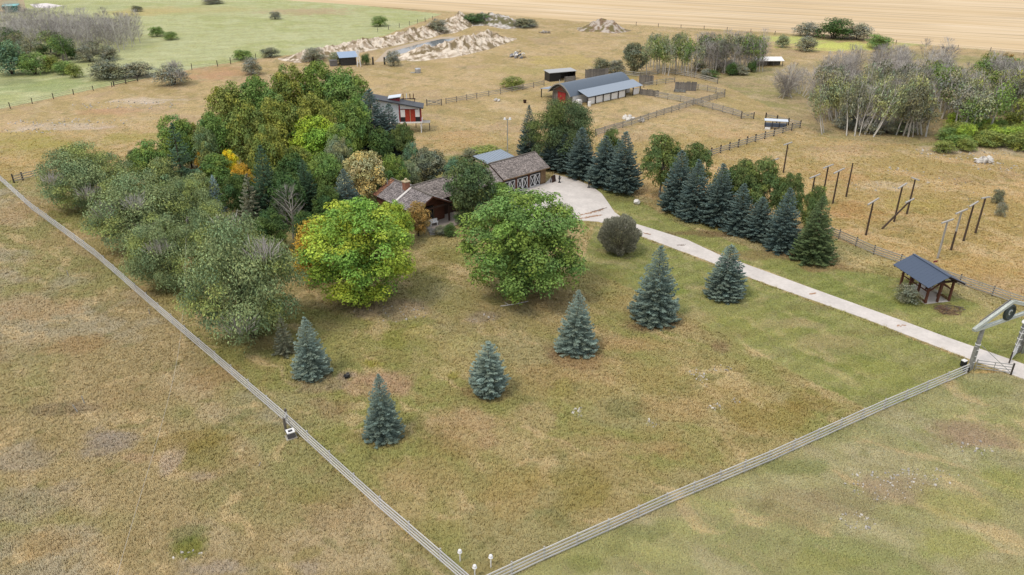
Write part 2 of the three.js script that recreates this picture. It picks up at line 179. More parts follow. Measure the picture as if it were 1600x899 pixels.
{ // harvested field: straw swaths running along its margin
  const g = sheet(stubblePoly, .012), uv = g.attributes.uv, P = g.attributes.position, a = -.2; // along the margin
  for (let i = 0; i < P.count; i++) { const x = P.getX(i), z = P.getZ(i), u = x * .9 + z * .43, v = -x * .43 + z * .9; uv.setXY(i, u / 260, v / 90); }
  const m = noiseTex(1024, (u, v) => {
    const w = v + .012 * Math.sin(u * 6.283) + .006 * Math.sin(u * 18.85 + 1), s = tnoise(u * 6, w * 140, 6, 140), t = tnoise(u * 12 + 4, w * 46, 12, 46), l = tnoise(u * 4, w * 8, 4, 8), f = tnoise(u * 512, v * 512, 512), q = smooth(.62, .8, tnoise(u * 5 + 2, w * 60 + 7, 5, 60));
    const b = .5 + (s - .5) * .5 + (t - .5) * .44 + (l - .5) * .4 + (f - .5) * .12, d = 1 - q * .1;
    return [lerp(214, 240, b) * d, lerp(186, 220, b) * d, lerp(142, 192, b) * d];
  });
  structure('stubble_field', g, new THREE.MeshStandardMaterial({ map: m, color: new THREE.Color().setRGB(.71, .7, .67), roughness: 1 }));
}
// ---------------------------------------------------------------- driveway
const concreteTex = noiseTex(1024, (u, v) => {
  const f = tnoise(u * 400, v * 400, 400), g = tnoise(u * 60, v * 60, 60), l = tnoise(u * 12, v * 12, 12), b = .94 + (f - .5) * .07 + (g - .5) * .06 + (l - .5) * .07;
  return [224 * b, 218 * b, 212 * b];
});
const concrete = new THREE.MeshStandardMaterial({ map: concreteTex, color: new THREE.Color().setRGB(.84, .83, .83), roughness: .85 });
const driveGeo = sheet(drivePoly, 0);
{
  const sh = new THREE.Shape(drivePoly.map(([x, z]) => new THREE.Vector2(x, -z))), g = new THREE.ExtrudeGeometry(sh, { depth: .05, bevelEnabled: true, bevelSize: .03, bevelThickness: .02, bevelSegments: 1 });
  g.rotateX(-Math.PI / 2); g.translate(0, .004, 0); const P = g.attributes.position, uv = g.attributes.uv; for (let i = 0; i < P.count; i++) uv.setXY(i, P.getX(i) / 16, P.getZ(i) / 16);
  structure('driveway', g, concrete);
}
// leaf litter and dark soil lying on the concrete
{
  const dirt = std(S(186, 146, 116), 1), wet = std(S(140, 124, 112), 1), r = rng(71);
  function litter(name, x, z, rx, rz, turn, mat, label, lumps = 60) {
    const gs = []; for (let i = 0; i < lumps; i++) { const a = r() * 6.283, d = Math.sqrt(r()), s = .05 + r() * .1, g = new THREE.CircleGeometry(s, 5); g.rotateX(-Math.PI / 2); g.rotateY(r() * 6); g.scale(1 + r(), 1, .6 + r() * .6); g.translate(Math.cos(a) * d * rx, .002 * (i % 4), Math.sin(a) * d * rz); gs.push(g); }
    const m = shade(new THREE.Mesh(mergeGeometries(gs), mat)); m.name = numbered(name); m.position.set(x, .082, z); m.rotation.y = turn; m.userData.kind = 'stuff'; scene.add(m); tag(m, label, 'litter');
  }
  for (const [x, z, rx, rz, t, m, l, n] of [
    [12.02,-109.1, 2.6, .22, .55, dirt, 'thin brown line of dry leaf litter on the concrete apron', 90], [13.2,-110.18, 1.7, .16, .6, wet, 'dark streak of leaf litter across the concrete apron', 50], [11.47,-107.25, 2.2, .3, .4, dirt, 'brown leaf litter where the apron meets the lawn', 90],
    [19.25,-100.8, .6, .22, -.5, dirt, 'brown leaf patch on the drive by the round bush', 14], [23.16,-96.71, .7, .2, .3, wet, 'dark damp leaf patch on the middle of the drive', 16], [36.18,-82.07, .5, .22, .2, dirt, 'rust brown leaf patch on the drive below the spruce row', 12], [43.18,-74.28, .5, .22, .3, dirt, 'brown leaf scrap on the drive near the small shelter', 12],
  ]) litter('leaf_litter', x, z, rx, rz, t, m, l, n);
}
// ---------------------------------------------------------------- shared building materials
const woodTex = noiseTex(256, (u, v) => { const g = tnoise(u * 6, v * 128, 128), f = tnoise(u * 20, v * 256, 256), l = tnoise(u * 5, v * 5, 5), b = 205 + (g - .5) * 60 + (f - .5) * 40 + (l - .5) * 30; return [b, b, b * .99]; });
const wood = (c, rough = .9) => new THREE.MeshStandardMaterial({ color: col(c), map: woodTex, roughness: rough });
const M = {
  whiteRail: [wood([.86, .86, .87]), wood([.76, .76, .78]), wood([.9, .89, .88])], whitePost: wood([.6, .6, .6]),
  greyRail: [wood([.56, .52, .46]), wood([.48, .45, .41]), wood([.62, .58, .51])], greyPost: wood([.2, .175, .15]), paleRail: [wood([.56, .54, .5]), wood([.48, .46, .42]), wood([.62, .6, .55])],
  darkPost: wood([.075, .06, .05]), greyPlank: [wood([.25, .235, .225]), wood([.2, .19, .185]), wood([.3, .28, .265])],
  log: wood([.16, .055, .03]), logDark: wood([.075, .035, .022]), tan: wood([.3, .19, .1]), white: std([.72, .72, .72], .7), dark: std([.014, .014, .017], .5), black: std([.008, .008, .009], .7),
  glass: new THREE.MeshPhysicalMaterial({ color: 0xffffff, roughness: .03, transmission: 1, thickness: 0 }), darkGlass: std([.012, .014, .018], .06), brick: std([.27, .12, .075], .95), cap: std([.46, .38, .25], .9),
  navy: std([.06, .085, .135], .45, { metalness: .25 }), red: std([.42, .025, .02], .6), redDoor: wood([.5, .06, .03]), trimRed: std([.2, .02, .025], .7), paleMetal: std([.6, .66, .74], .45, { metalness: .25 }), greyMetal: std([.105, .135, .175], .5, { metalness: .3 }), leanMetal: std([.27, .32, .385], .5, { metalness: .3 }), steel: std([.4, .41, .43], .45, { metalness: .6 }), blueMetal: std([.27, .36, .5], .5, { metalness: .25 }), cream: std([.72, .58, .42], .9),
};
const turn41 = 41 * D2R;
// ---------------------------------------------------------------- fences
function fence(name, label, pts, o) {
  const { gap = 3.2, rails = [.3, .62, .94, 1.24], rh = .14, rt = .04, ph = 1.42, pw = .13, rail = M.whiteRail, post = M.whitePost, seed = 1, side = 1, wob = .015, group, open = [] } = o, r = rng(seed * 977 + 13);
  const t = thing(name, label, 'fence', pts[0][0], pts[0][1], 0, group), ox = pts[0][0], oz = pts[0][1];
  const L = [0]; for (let i = 1; i < pts.length; i++) L.push(L[i - 1] + Math.hypot(pts[i][0] - pts[i - 1][0], pts[i][1] - pts[i - 1][1]));
  const stops = []; for (let i = 0; i + 1 < pts.length; i++) { const n = Math.max(1, Math.round((L[i + 1] - L[i]) / gap)); for (let k = 0; k < n; k++) stops.push([lerp(pts[i][0], pts[i + 1][0], k / n), lerp(pts[i][1], pts[i + 1][1], k / n)]); } stops.push(pts[pts.length - 1]);
  const ang = stops.map((s, i) => { const a = stops[Math.max(0, i - 1)], b = stops[Math.min(stops.length - 1, i + 1)]; return Math.atan2(-(b[1] - a[1]), b[0] - a[0]); });
  stops.forEach(([x, z], i) => { const h = ph + (r() - .5) * .1, m = box('post', pw, h, pw, x - ox, h / 2, z - oz, post, t, (r() - .5) * .05, ang[i], (r() - .5) * .05); });
  for (let i = 0; i + 1 < stops.length; i++) {
    if (open.includes(i)) continue;
    const [ax, az] = stops[i], [bx, bz] = stops[i + 1], len = Math.hypot(bx - ax, bz - az), an = Math.atan2(-(bz - az), bx - ax), nx = Math.sin(an) * side, nz = Math.cos(an) * side, off = pw / 2 + rt / 2 + .004;
    for (const y of rails) { const dy = (r() - .5) * wob * 2; box('rail', len - .01, rh, rt, (ax + bx) / 2 - ox + nx * off, y + dy, (az + bz) / 2 - oz + nz * off, rail[Math.floor(r() * rail.length)], t, 0, an, (r() - .5) * wob); }
  }
  return t;
}
function wireFence(name, label, pts, gap, ph, post, seed, wires = [.5, .95]) {
  const t = thing(name, label, 'fence', pts[0][0], pts[0][1]), ox = pts[0][0], oz = pts[0][1], r = rng(seed), stops = [];
  for (let i = 0; i + 1 < pts.length; i++) { const n = Math.max(1, Math.round(Math.hypot(pts[i + 1][0] - pts[i][0], pts[i + 1][1] - pts[i][1]) / gap)); for (let k = 0; k < n; k++) stops.push([lerp(pts[i][0], pts[i + 1][0], k / n), lerp(pts[i][1], pts[i + 1][1], k / n)]); } stops.push(pts[pts.length - 1]);
  for (const [x, z] of stops) { const h = ph * (.9 + r() * .2); box('post', .16, h, .16, x - ox, h / 2, z - oz, post, t, (r() - .5) * .08, r(), (r() - .5) * .08); }
  for (const y of wires) for (let i = 0; i + 1 < stops.length; i++) beam('wire', [stops[i][0] - ox, y, stops[i][1] - oz], [stops[i + 1][0] - ox, y, stops[i + 1][1] - oz], .035, .035, M.greyPost, t);
  return t;
}
fence('rail_fence', 'long white four-rail fence running beside the grey-green shelterbelt trees', leftFenceLine, { gap: 3.6, seed: 1, side: -1, rails: [.26, .58, .9, 1.22], rh: .115, rt: .05, pw: .11, ph: 1.36 });
fence('rail_fence', 'white four-rail fence ending at the tall timber ranch gate', frontFenceLine, { gap: 2.9, seed: 2, side: 1, rails: [.26, .58, .9, 1.22], rh: .115, rt: .05, pw: .11, ph: 1.3, post: M.greyRail[2] });
{ // braced stop in the middle of the long white fence
  const t = thing('fence_brace', 'grey H-shaped timber brace standing against the long white fence', 'fence brace', -20.27,-56.47, .78);
  box('post', .18, 1.6, .18, 0, .8, 0, M.greyPost, t); box('post', .18, 1.5, .18, -.75, .75, 1.05, M.greyPost, t); beam('brace', [0, 1.3, .1], [-.7, .4, .98], .1, .1, M.whitePost, t); beam('top_rail', [-.06, 1.12, .1], [-.7, 1.12, .97], .1, .1, M.whitePost, t);
}
fence('rail_fence', 'weathered pale rail fence behind the spruce row and the small shelter', [[44.37,-101.75], [48.3,-93.71], [52.69,-87.76], [57.34,-81.57], [60.33,-77.71], [63.53,-73.7]], { gap: 3.4, seed: 3, rail: M.paleRail, post: M.greyPost, rails: [.3, .6, .9, 1.2], wob: .02, side: 1 });
fence('rail_fence', 'short grey rail fence meeting the long white fence at the pasture', [[-83.55,-123.08], [-82.8,-124.41], [-80.79,-127.5], [-78.4,-130.35]], { gap: 4, seed: 4, rail: M.greyRail, post: M.darkPost, rails: [.35, .75, 1.15], ph: 1.5, pw: .2 });
fence('rail_fence', 'grey rail fence running from the blue spruces to the corral crossing', [[16.76,-151.95], [27.36,-162.53], [42.01,-178.2], [51.4,-186.73]], { gap: 3.2, seed: 5, rail: M.greyRail, post: M.greyPost, rails: [.35, .7, 1.05, 1.35], ph: 1.5, rh: .2, wob: .03 });
fence('rail_fence', 'grey rail fence from the barn corner down to the diagonal field gate', [[34.68,-186.73], [42.28,-179.46], [48.9,-169.18], [50.13,-166.91]], { gap: 3.2, seed: 6, rail: M.greyRail, post: M.greyPost, rails: [.35, .7, 1.05, 1.35], ph: 1.5, rh: .2, wob: .03 });
fence('rail_fence', 'grey rail fence enclosing the far side of the corral below the aspens', [[30.51,-212.95], [34.49,-210.37], [42.65,-216.48], [48.96,-209.53], [53.39,-202.18]], { gap: 3.6, seed: 7, rail: M.paleRail, post: M.greyPost, rails: [.4, .8, 1.25], ph: 1.4, rh: .18, wob: .04 });
fence('rail_fence', 'grey rail fence between the plank windbreak and the corral corner post', [[44.64,-196.03], [48.66,-193.08], [51.91,-188.81]], { gap: 3.2, seed: 8, rail: M.greyRail, post: M.greyPost, rails: [.35, .7, 1.05, 1.35], ph: 1.5, wob: .03 });
fence('rail_fence', 'low pale rail fence from the barn back wall to the middle windbreak', [[33.55,-197.54], [37.32,-200.61], [42.55,-203.77]], { gap: 3.4, seed: 9, rail: M.paleRail, post: M.greyPost, rails: [.4, .8, 1.2], wob: .04 });
fence('rail_fence', 'grey rail fence climbing past the horse trough behind the pines', [[33.18,-135.23], [36.94,-138.39], [47.8,-147.78], [60.15,-158.35], [54.8,-164.69]], { gap: 3.1, seed: 10, rail: M.greyRail, post: M.darkPost, rails: [.4, .8, 1.2], ph: 1.6, pw: .2, rh: .19, wob: .03 });
fence('rail_fence', 'grey rail fence from the dark shed across the tan paddock', [[-15.39,-179.46], [-8.46,-185.37], [0,-192.36], [8.23,-199.83]], { gap: 3.4, seed: 11, rail: M.greyRail, post: M.greyPost, rails: [.4, .8, 1.2], ph: 1.4, wob: .03 });
wireFence('wire_fence', 'dark post fence between tan pasture and green hayfield', [[-120.8,-167.47], [-114.57,-175.1], [-107.46,-189.51], [-102.14,-198.3]], 4.6, 1.35, M.darkPost, 5, [.35, .75, 1.1]);
fence('rail_fence', 'dark rail fence in front of the grey pasture bushes', [[-102.01,-199.06], [-98.7,-205.39], [-95.7,-211.23]], { gap: 4.6, seed: 14, rail: [M.darkPost, M.greyPost], post: M.darkPost, rails: [.4, .8, 1.2], ph: 1.4, pw: .2, rh: .15 });
wireFence('wire_fence', 'dark post fence from the twiggy bush to the sand banks', [[-90.19,-221.04], [-84.6,-225.78], [-76.87,-236.88]], 5.4, 1.7, M.darkPost, 6, [.5, 1]);
wireFence('wire_fence', 'thin wire fence along the hayfield above the sand banks', [[-48.97,-291.95], [-39.26,-308.3], [-31.93,-324.54]], 7, 1.6, M.greyPost, 8, [.9]);
wireFence('wire_fence', 'wire fence along the margin of the harvested field', [[39.68,-311.77], [71.38,-298.29], [101.42,-281.43], [127.86,-264.97], [158.95,-245.61], [175.37,-234.79]], 9, 1.3, M.greyPost, 9, [1]);
{ // field gate at the end of the corral fence and a loose one by the studio
  function fieldGate(label, x, z, w, turn, mat) { const t = thing('field_gate', label, 'gate', x, z, turn); box('post', .22, 1.6, .22, 0, .8, 0, M.greyPost, t); box('post', .2, 1.5, .2, w, .75, 0, M.greyPost, t); for (const y of [.3, .65, 1, 1.3]) box('rail', w - .24, .12, .05, w / 2, y, .05, mat, t); beam('brace', [.14, .3, -.02], [w - .14, 1.3, -.02], .05, .12, mat, t); beam('brace', [.14, 1.3, -.08], [w - .14, .3, -.08], .05, .12, mat, t); }
  fieldGate('grey timber field gate with crossed braces at the corral fence end', 49.84,-165.8, 2.7, 0, M.greyRail[0]);
  fieldGate('pale timber gate panel lying open beside the red-door shed', -19.68,-177.57, 3.4, .25, M.paleRail[1]);
}
function windbreak(label, x, z, len, h, turn, seed) {
  const t = thing('plank_windbreak', label, 'windbreak', x, z, turn), r = rng(seed), n = Math.round(len / .32);
  for (let i = 0; i < n; i++) { const hh = h * (.92 + r() * .14); box('plank', .29, hh, .04, (i + .5) * len / n, hh / 2, 0, M.greyPlank[Math.floor(r() * 3)], t, 0, 0, (r() - .5) * .02); }
  for (const y of [.5, h - .4]) box('rail', len, .12, .06, len / 2, y, -.055, M.greyPost, t);
}
windbreak('grey vertical plank windbreak behind the barn roof', 19.58,-209.53, 6.6, 2.3, .22, 3);
windbreak('grey plank windbreak beside the far end of the barn', 32.82,-201.39, 3.7, 2.4, -.1, 4);
windbreak('grey plank windbreak behind the white overturned trough', 40.66,-193.81, 5.4, 2.2, -.02, 5);
windbreak('grey plank screen on the fence at the lean-to corner', 31.38,-189.51, 4.9, 1.5, -.55, 6);
// ---------------------------------------------------------------- shingled roofs
const shingleTex = noiseTex(512, (u, v, i, j) => { const row = Math.floor(v * 32), cell = hash2(Math.floor(u * 48 + (row % 2) * .5 + hash2(row, 3) * .3) % 48, row), f = tnoise(u * 256, v * 128, 256), g = tnoise(u * 10, v * 10, 10), b = .62 + cell * .42 + (f - .5) * .2 + (g - .5) * .25; return [clamp(b * 190, 0, 255), clamp(b * 182, 0, 255), clamp(b * 178, 0, 255)]; });
const shingle = [new THREE.MeshStandardMaterial({ map: shingleTex, color: new THREE.Color().setRGB(.6, .59, .62), roughness: 1 }), new THREE.MeshStandardMaterial({ map: shingleTex, color: new THREE.Color().setRGB(.7, .38, .25), roughness: 1 }), new THREE.MeshStandardMaterial({ map: shingleTex, color: new THREE.Color().setRGB(.66, .63, .62), roughness: 1 })];
function courses(name, x0, x1, yTop, yEave, zTop, zEave, mat, parent, step = .28, rag = 0) { // overlapping courses of shakes from eave to ridge, along local x
  const gs = [], L = Math.hypot(zEave - zTop, yTop - yEave), n = Math.round(L / step), r = rng(Math.round(x0 * 31 + x1 * 17 + zEave * 7 + 900)), a = Math.atan2(yTop - yEave, Math.abs(zEave - zTop)), s = Math.sign(zEave - zTop);
  for (let i = 0; i < n; i++) {
    const t0 = i / n, t1 = (i + 1) / n; let x = x0; const d = .045;
    while (x < x1 - .02) { const w = Math.min(.35 + r() * .9, x1 - x), lift = r() * .03, z0 = lerp(zEave, zTop, t0) + s * r() * .05, y0 = lerp(yEave, yTop, t0), z1 = lerp(zEave, zTop, t1 + .1 / n), y1 = lerp(yEave, yTop, t1 + .1 / n);
      const g = new THREE.BufferGeometry(), q = [[x, y0 + d + lift, z0], [x + w - .015, y0 + d + lift, z0], [x + w - .015, y1 + .006, z1], [x, y1 + .006, z1], [x, y0, z0], [x + w - .015, y0, z0]];
      g.setAttribute('position', new THREE.Float32BufferAttribute(q.flat(), 3)); const U = r() * 3, V = r() * 3; g.setAttribute('uv', new THREE.Float32BufferAttribute([U, V, U + w / 6, V, U + w / 6, V + .06, U, V + .06, U, V, U + w / 6, V], 2));
      g.setIndex(s > 0 ? [0, 1, 2, 0, 2, 3, 4, 5, 1, 4, 1, 0] : [1, 0, 3, 1, 3, 2, 5, 4, 0, 5, 0, 1]); const ng = g.toNonIndexed(); ng.computeVertexNormals(); gs.push(ng); x += w; }
  }
  const m = part(name, mergeGeometries(gs), mat, parent); m.userData.kind = 'stuff'; return m;
}
function prism(pts, depth) { const g = new THREE.ExtrudeGeometry(new THREE.Shape(pts.map(p => new THREE.Vector2(p[0], p[1]))), { depth, bevelEnabled: false }); return g; }
// ---------------------------------------------------------------- log house: local x runs along the main ridge, local z along the front wing
{
  const t = thing('log_house', 'long log house with grey shake roof, brick chimney and gabled porch', 'house', -15.11,-108.01, turn41);
  const rh = 4.6, eh = 2.85, hw = 3.45;
  // front wing: gable along z from z = -5.2 to 6.2
  const zb = -4.9, zf = 5.9;
  const roof = part('roof', (() => { const g = prism([[-hw, eh - .1], [0, rh - .1], [hw, eh - .1], [hw, eh - .02], [0, rh - .02], [-hw, eh - .02]], zf - zb); g.translate(0, 0, zb); return g; })(), M.logDark, t);
  const left = new THREE.Group(); left.name = 'shake_slope'; left.rotation.y = -Math.PI / 2; t.add(left); // x' = z, z' = -x
  courses('shingles', zb + 1.1, zf, rh, eh, 0, hw, shingle[0], left); const rusty = courses('shingles', zb, zb + 1.08, rh, eh, 0, hw, shingle[1], left); rusty.userData.label = 'rust red shingles at the far end of the wing';
  courses('shingles', zb, zf, rh, eh, 0, -hw, shingle[0], left);
  { const f = box('flashing', .42, .02, hw * 1.12, -hw / 2 + .02, (rh + eh) / 2 + .1, .55, std([.62, .6, .58], .6), t); f.rotation.order = 'YXZ'; f.rotation.set(-Math.atan2(rh - eh, hw), Math.PI / 2, 0); }
  // walls of squared logs, each a piece
  const wl = (ax, az, bx, bz, h, mat = M.log) => { const L = Math.hypot(bx - ax, bz - az), n = Math.round(h / .27); for (let i = 0; i < n; i++) { const m = box('log', L, .262, .2, (ax + bx) / 2, .135 + i * .27, (az + bz) / 2, mat, t, 0, Math.atan2(-(bz - az), bx - ax), 0); } };
  wl(-3, -4.4, -3, 4.2, 2.7); wl(3, -4.4, 3, 4.2, 2.7); wl(-2.9, 4.2, -1.4, 4.2, 2.7); wl(1.2, 4.2, 2.9, 4.2, 2.7); wl(-2.9, -4.4, 2.9, -4.4, 2.7);
  part('gable', prism([[-2.9, 2.7], [2.9, 2.7], [0, 4.3]], .16), M.log, t).position.set(0, 0, 4.12); part('gable', prism([[-2.9, 2.7], [2.9, 2.7], [0, 4.3]], .16), M.log, t).position.set(0, 0, -4.5);
  const door = box('door', 2.56, 2.5, .08, -.1, 1.28, 4.2, M.dark, t); for (const x of [-1.32, -.1, 1.12]) box('door_frame', .09, 2.5, .12, x, 1.28, 4.22, M.tan, t);
  for (const x of [-.7, .5]) box('pane', 1.05, 2.2, .02, x, 1.3, 4.26, M.darkGlass, t);
  for (const x of [-2.9, 2.9]) box('porch_post', .2, 2.7, .2, x, 1.35, 5.6, M.logDark, t); box('porch_beam', 6.2, .24, .2, 0, 2.8, 5.6, M.logDark, t);
  for (const s of [-1, 1]) beam('bargeboard', [0, rh - .02, zf + .03], [s * (hw + .05), eh - .05, zf + .03], .05, .22, M.log, t);
  // main wing along x from 0.4 to 15
  const x0 = 3.2, x1 = 15.2;
  const mr = part('roof', (() => { const g = prism([[-hw, eh - .1], [0, rh - .12], [hw, eh - .1], [hw, eh - .04], [0, rh - .04], [-hw, eh - .04]], x1 - 0.1); g.rotateY(Math.PI / 2); g.translate(.1, 0, 0); return g; })(), M.logDark, t);
  courses('shingles', .3, x1, rh + .015, eh + .015, 0, hw, shingle[2], t); courses('shingles', .3, x1, rh + .015, eh + .015, 0, -hw, shingle[0], t);
  box('ridge_cap', x1 - .4, .07, .26, x1 / 2 + .2, rh + .08, 0, M.greyPost, t); box('ridge_cap', .26, .07, zf - zb, 0, rh + .09, (zb + zf) / 2, M.greyPost, t);
  wl(3.2, 3, 15, 3, 2.7, M.logDark); wl(3.2, -3, 15, -3, 2.7, M.logDark); wl(15, -2.9, 15, 2.9, 2.7, M.log); part('gable', (() => { const g = prism([[-2.9, 2.7], [2.9, 2.7], [0, 4.35]], .16); g.rotateY(Math.PI / 2); return g; })(), M.log, t).position.set(14.9, 0, 0);
  for (const x of [5.2, 8, 11]) { const w = box('window', 1.3, 1.1, .1, x, 1.6, 3.08, M.tan, t); const p = part('pane', unit, M.darkGlass, w); p.scale.set(.85, .85, .4); p.position.set(0, 0, .42); }
  // chimney
  const ch = part('chimney', bg(.82, 1.7, .82, 0, 0, 0), M.brick, t); ch.position.set(-.5, 4.55, -.15); const cp = part('cap', bg(.98, .14, .98, 0, 0, 0), M.cap, ch); cp.position.y = .92; const fl = part('flue', new THREE.CylinderGeometry(.2, .22, .4, 10), M.cap, ch); fl.position.y = 1.15;
  cyl('vent_pipe', .07, .07, 1, -1.2, 4.0, -4.2, M.steel, t);
}
{ // patio
  const poly = [[-12.59,-103.2], [-11.85,-107.25], [-9.27,-109.91], [-6.94,-108.3], [-6.62,-105.96], [-8.7,-103.2], [-10.57,-101.27]], g = new THREE.ExtrudeGeometry(new THREE.Shape(poly.map(([x, z]) => new THREE.Vector2(x, -z))), { depth: .1, bevelEnabled: false }); g.rotateX(-Math.PI / 2); g.translate(0, .004, 0);
  const P = g.attributes.position, uv = g.attributes.uv; for (let i = 0; i < P.count; i++) uv.setXY(i, P.getX(i) / 9, P.getZ(i) / 9);
  structure('patio', g, new THREE.MeshStandardMaterial({ map: concreteTex, color: new THREE.Color().setRGB(.5, .46, .44), roughness: .9 }));
  const st = thing('stepping_stones', 'row of pale stone steps between olive bush and patio', 'steps', -11.62,-101.75, .3); for (let i = 0; i < 5; i++) box('stone', .7, .1 + .06 * (4 - i), .3, (i % 2) * .06, .05 + .03 * (4 - i), i * .42 - .4, M.paleRail[0], st, 0, .1 * (i % 3 - 1), 0);
  const ben = thing('patio_bench', 'low white bench on the patio beside the porch', 'bench', -11.36,-103.94, .5); box('seat', 1.3, .08, .5, 0, .46, 0, M.white, ben); for (const x of [-.5, .5]) box('leg', .1, .42, .4, x, .21, 0, M.white, ben); box('backrest', 1.3, .4, .06, 0, .7, -.26, M.white, ben); ben.position.y = .105;
}
// ---------------------------------------------------------------- garage in line with the house
{
  const t = thing('garage', 'three-bay garage with shake roof and white cross-braced doors', 'garage', -3.7,-119.05, turn41), rh = 4.6, eh = 2.75, hw = 3.6, L = 10.1, q = [];
  part('roof', (() => { const g = prism([[-hw, eh - .1], [0, rh - .12], [hw, eh - .1], [hw, eh - .04], [0, rh - .04], [-hw, eh - .04]], L); g.rotateY(Math.PI / 2); return g; })(), M.logDark, t);
  courses('shingles', 0, L, rh, eh, 0, hw, shingle[2], t, .25); courses('shingles', 0, L, rh, eh, 0, -hw, shingle[0], t, .25); box('ridge_cap', L, .07, .3, L / 2, rh + .07, 0, M.greyPost, t);
  box('gutter', L + .02, .12, .1, L / 2, eh - .06, hw + .06, M.tan, t);
  const zf = 3.0, xs = [.6, 3.35, 6.1], dw = 2.3;
  box('wall', 9.3, 2.7, .16, 5, 1.35, -3, M.log, t); box('wall', .16, 2.7, 5.8, .36, 1.35, 0, M.log, t); box('wall', .16, 2.7, 5.8, 9.64, 1.35, 0, M.tan, t);
  part('gable', (() => { const g = prism([[-2.9, 2.7], [2.9, 2.7], [0, 4.3]], .14); g.rotateY(Math.PI / 2); return g; })(), M.tan, t).position.set(9.58, 0, 0); part('gable', (() => { const g = prism([[-2.9, 2.7], [2.9, 2.7], [0, 4.3]], .14); g.rotateY(Math.PI / 2); return g; })(), M.tan, t).position.set(.3, 0, 0);
  box('lintel', 9.3, .34, .2, 5, 2.58, zf, M.logDark, t);
  for (const [x, w] of [[.45, .3], [3.12, .44], [5.87, .44], [8.95, 1.1]]) box('pillar', w, 2.4, .24, x + (w > 1 ? .14 : 0), 1.2, zf, w > 1 ? M.tan : M.log, t);
  for (const x of xs) {
    const d = box('door', dw, 2.3, .08, x + dw / 2, 1.16, zf - .02, M.dark, t);
    for (const k of [0, 1]) { const a = x + k * dw / 2 + .06, b = a + dw / 2 - .12, z = zf + .06, y0 = .1, y1 = 2.0, f = (p, r, w = .09) => beam('door_trim', p, r, .05, w, M.white, t);
      f([a, y0, z], [a, y1, z]); f([b, y0, z], [b, y1, z]); f([a, y1, z + .004], [b, y1, z + .004]); f([a, y0, z + .004], [b, y0, z + .004]); f([a, y0, z + .03], [b, y1, z + .03]); f([a, y1, z + .056], [b, y0, z + .056]); }
  }
  // lower link roof towards the house
  part('link_roof', (() => { const g = prism([[-2.9, 2.4], [0, 3.75], [2.9, 2.4], [2.9, 2.46], [0, 3.82], [-2.9, 2.46]], 3.6); g.rotateY(Math.PI / 2); return g; })(), M.logDark, t).position.set(-3.62, 0, .3); courses('shingles', -3.6, 0, 3.86, 2.5, .3, 3.2, shingle[2], t); box('wall', 3.4, 2.3, .14, -1.9, 1.15, 2.6, M.tan, t);
}
{ // low metal-roofed outbuilding behind the garage
  const t = thing('outbuilding', 'low outbuilding with pale blue metal roof behind the garage', 'shed', -2.38,-126.09, turn41); box('wall', 5.6, 2.9, 4.4, 0, 1.45, -.5, M.cream, t); for (let i = 0; i < 12; i++) box('roof_sheet', .5, .05, 5.4, -2.9 + i * .51 + .25, 3.25, -.5, M.leanMetal, t, .12); for (let i = 0; i < 13; i++) box('roof_seam', .05, .09, 5.4, -2.9 + i * .51, 3.28, -.5, M.leanMetal, t, .12);
}
{ // yard light
  const t = thing('yard_light', 'tall pale yard light pole behind the garage roof', 'light pole', -0.82,-136.01); cyl('pole', .12, .08, 7.6, 0, 0, 0, M.paleRail[2], t); box('arm', 1, .07, .07, 0, 7.45, 0, M.steel, t); for (const s of [-1, 1]) { const h = part('lamp_head', new THREE.CylinderGeometry(.14, .26, .34, 12), M.white, t); h.position.set(s * .46, 7.6, 0); }
}
function figurePost(name, label, cat, x, z, h, mats) { const t = thing(name, label, cat, x, z); t.position.y = .076; const g = new THREE.LatheGeometry([[.0, 0], [.24, 0], [.26, .06], [.12, .12], [.09, h * .35], [.17, h * .5], [.2, h * .62], [.1, h * .74], [.08, h * .78]].map(p => new THREE.Vector2(...p)), 12); part('body', g, mats[0], t); const c = part('top', new THREE.SphereGeometry(.15, 10, 8), mats[1], t); c.position.y = h * .86; box('arm', .5, .09, .09, .08, h * .6, .05, mats[0], t, 0, .4, .35); }
figurePost('yard_statue', 'small black and white yard statue on the apron near the garage', 'statue', 7.95,-123.08, 1.25, [M.dark, M.dark]);
figurePost('yard_statue', 'dark yard statue with pale top at the apron edge by the spruces', 'statue', 12.65,-120.5, 1.35, [M.dark, M.cap]);
{ const t = thing('wood_crate', 'dark leaning board panel at the garage side wall', 'panel', 7,-123.41, .9); t.position.y = .076; box('board', 1, 1.15, .08, 0, .58, 0, M.logDark, t, -.16); box('leg', .08, 1, .08, -.4, .5, -.26, M.logDark, t, .2); box('leg', .08, 1, .08, .4, .5, -.26, M.logDark, t, .2); }
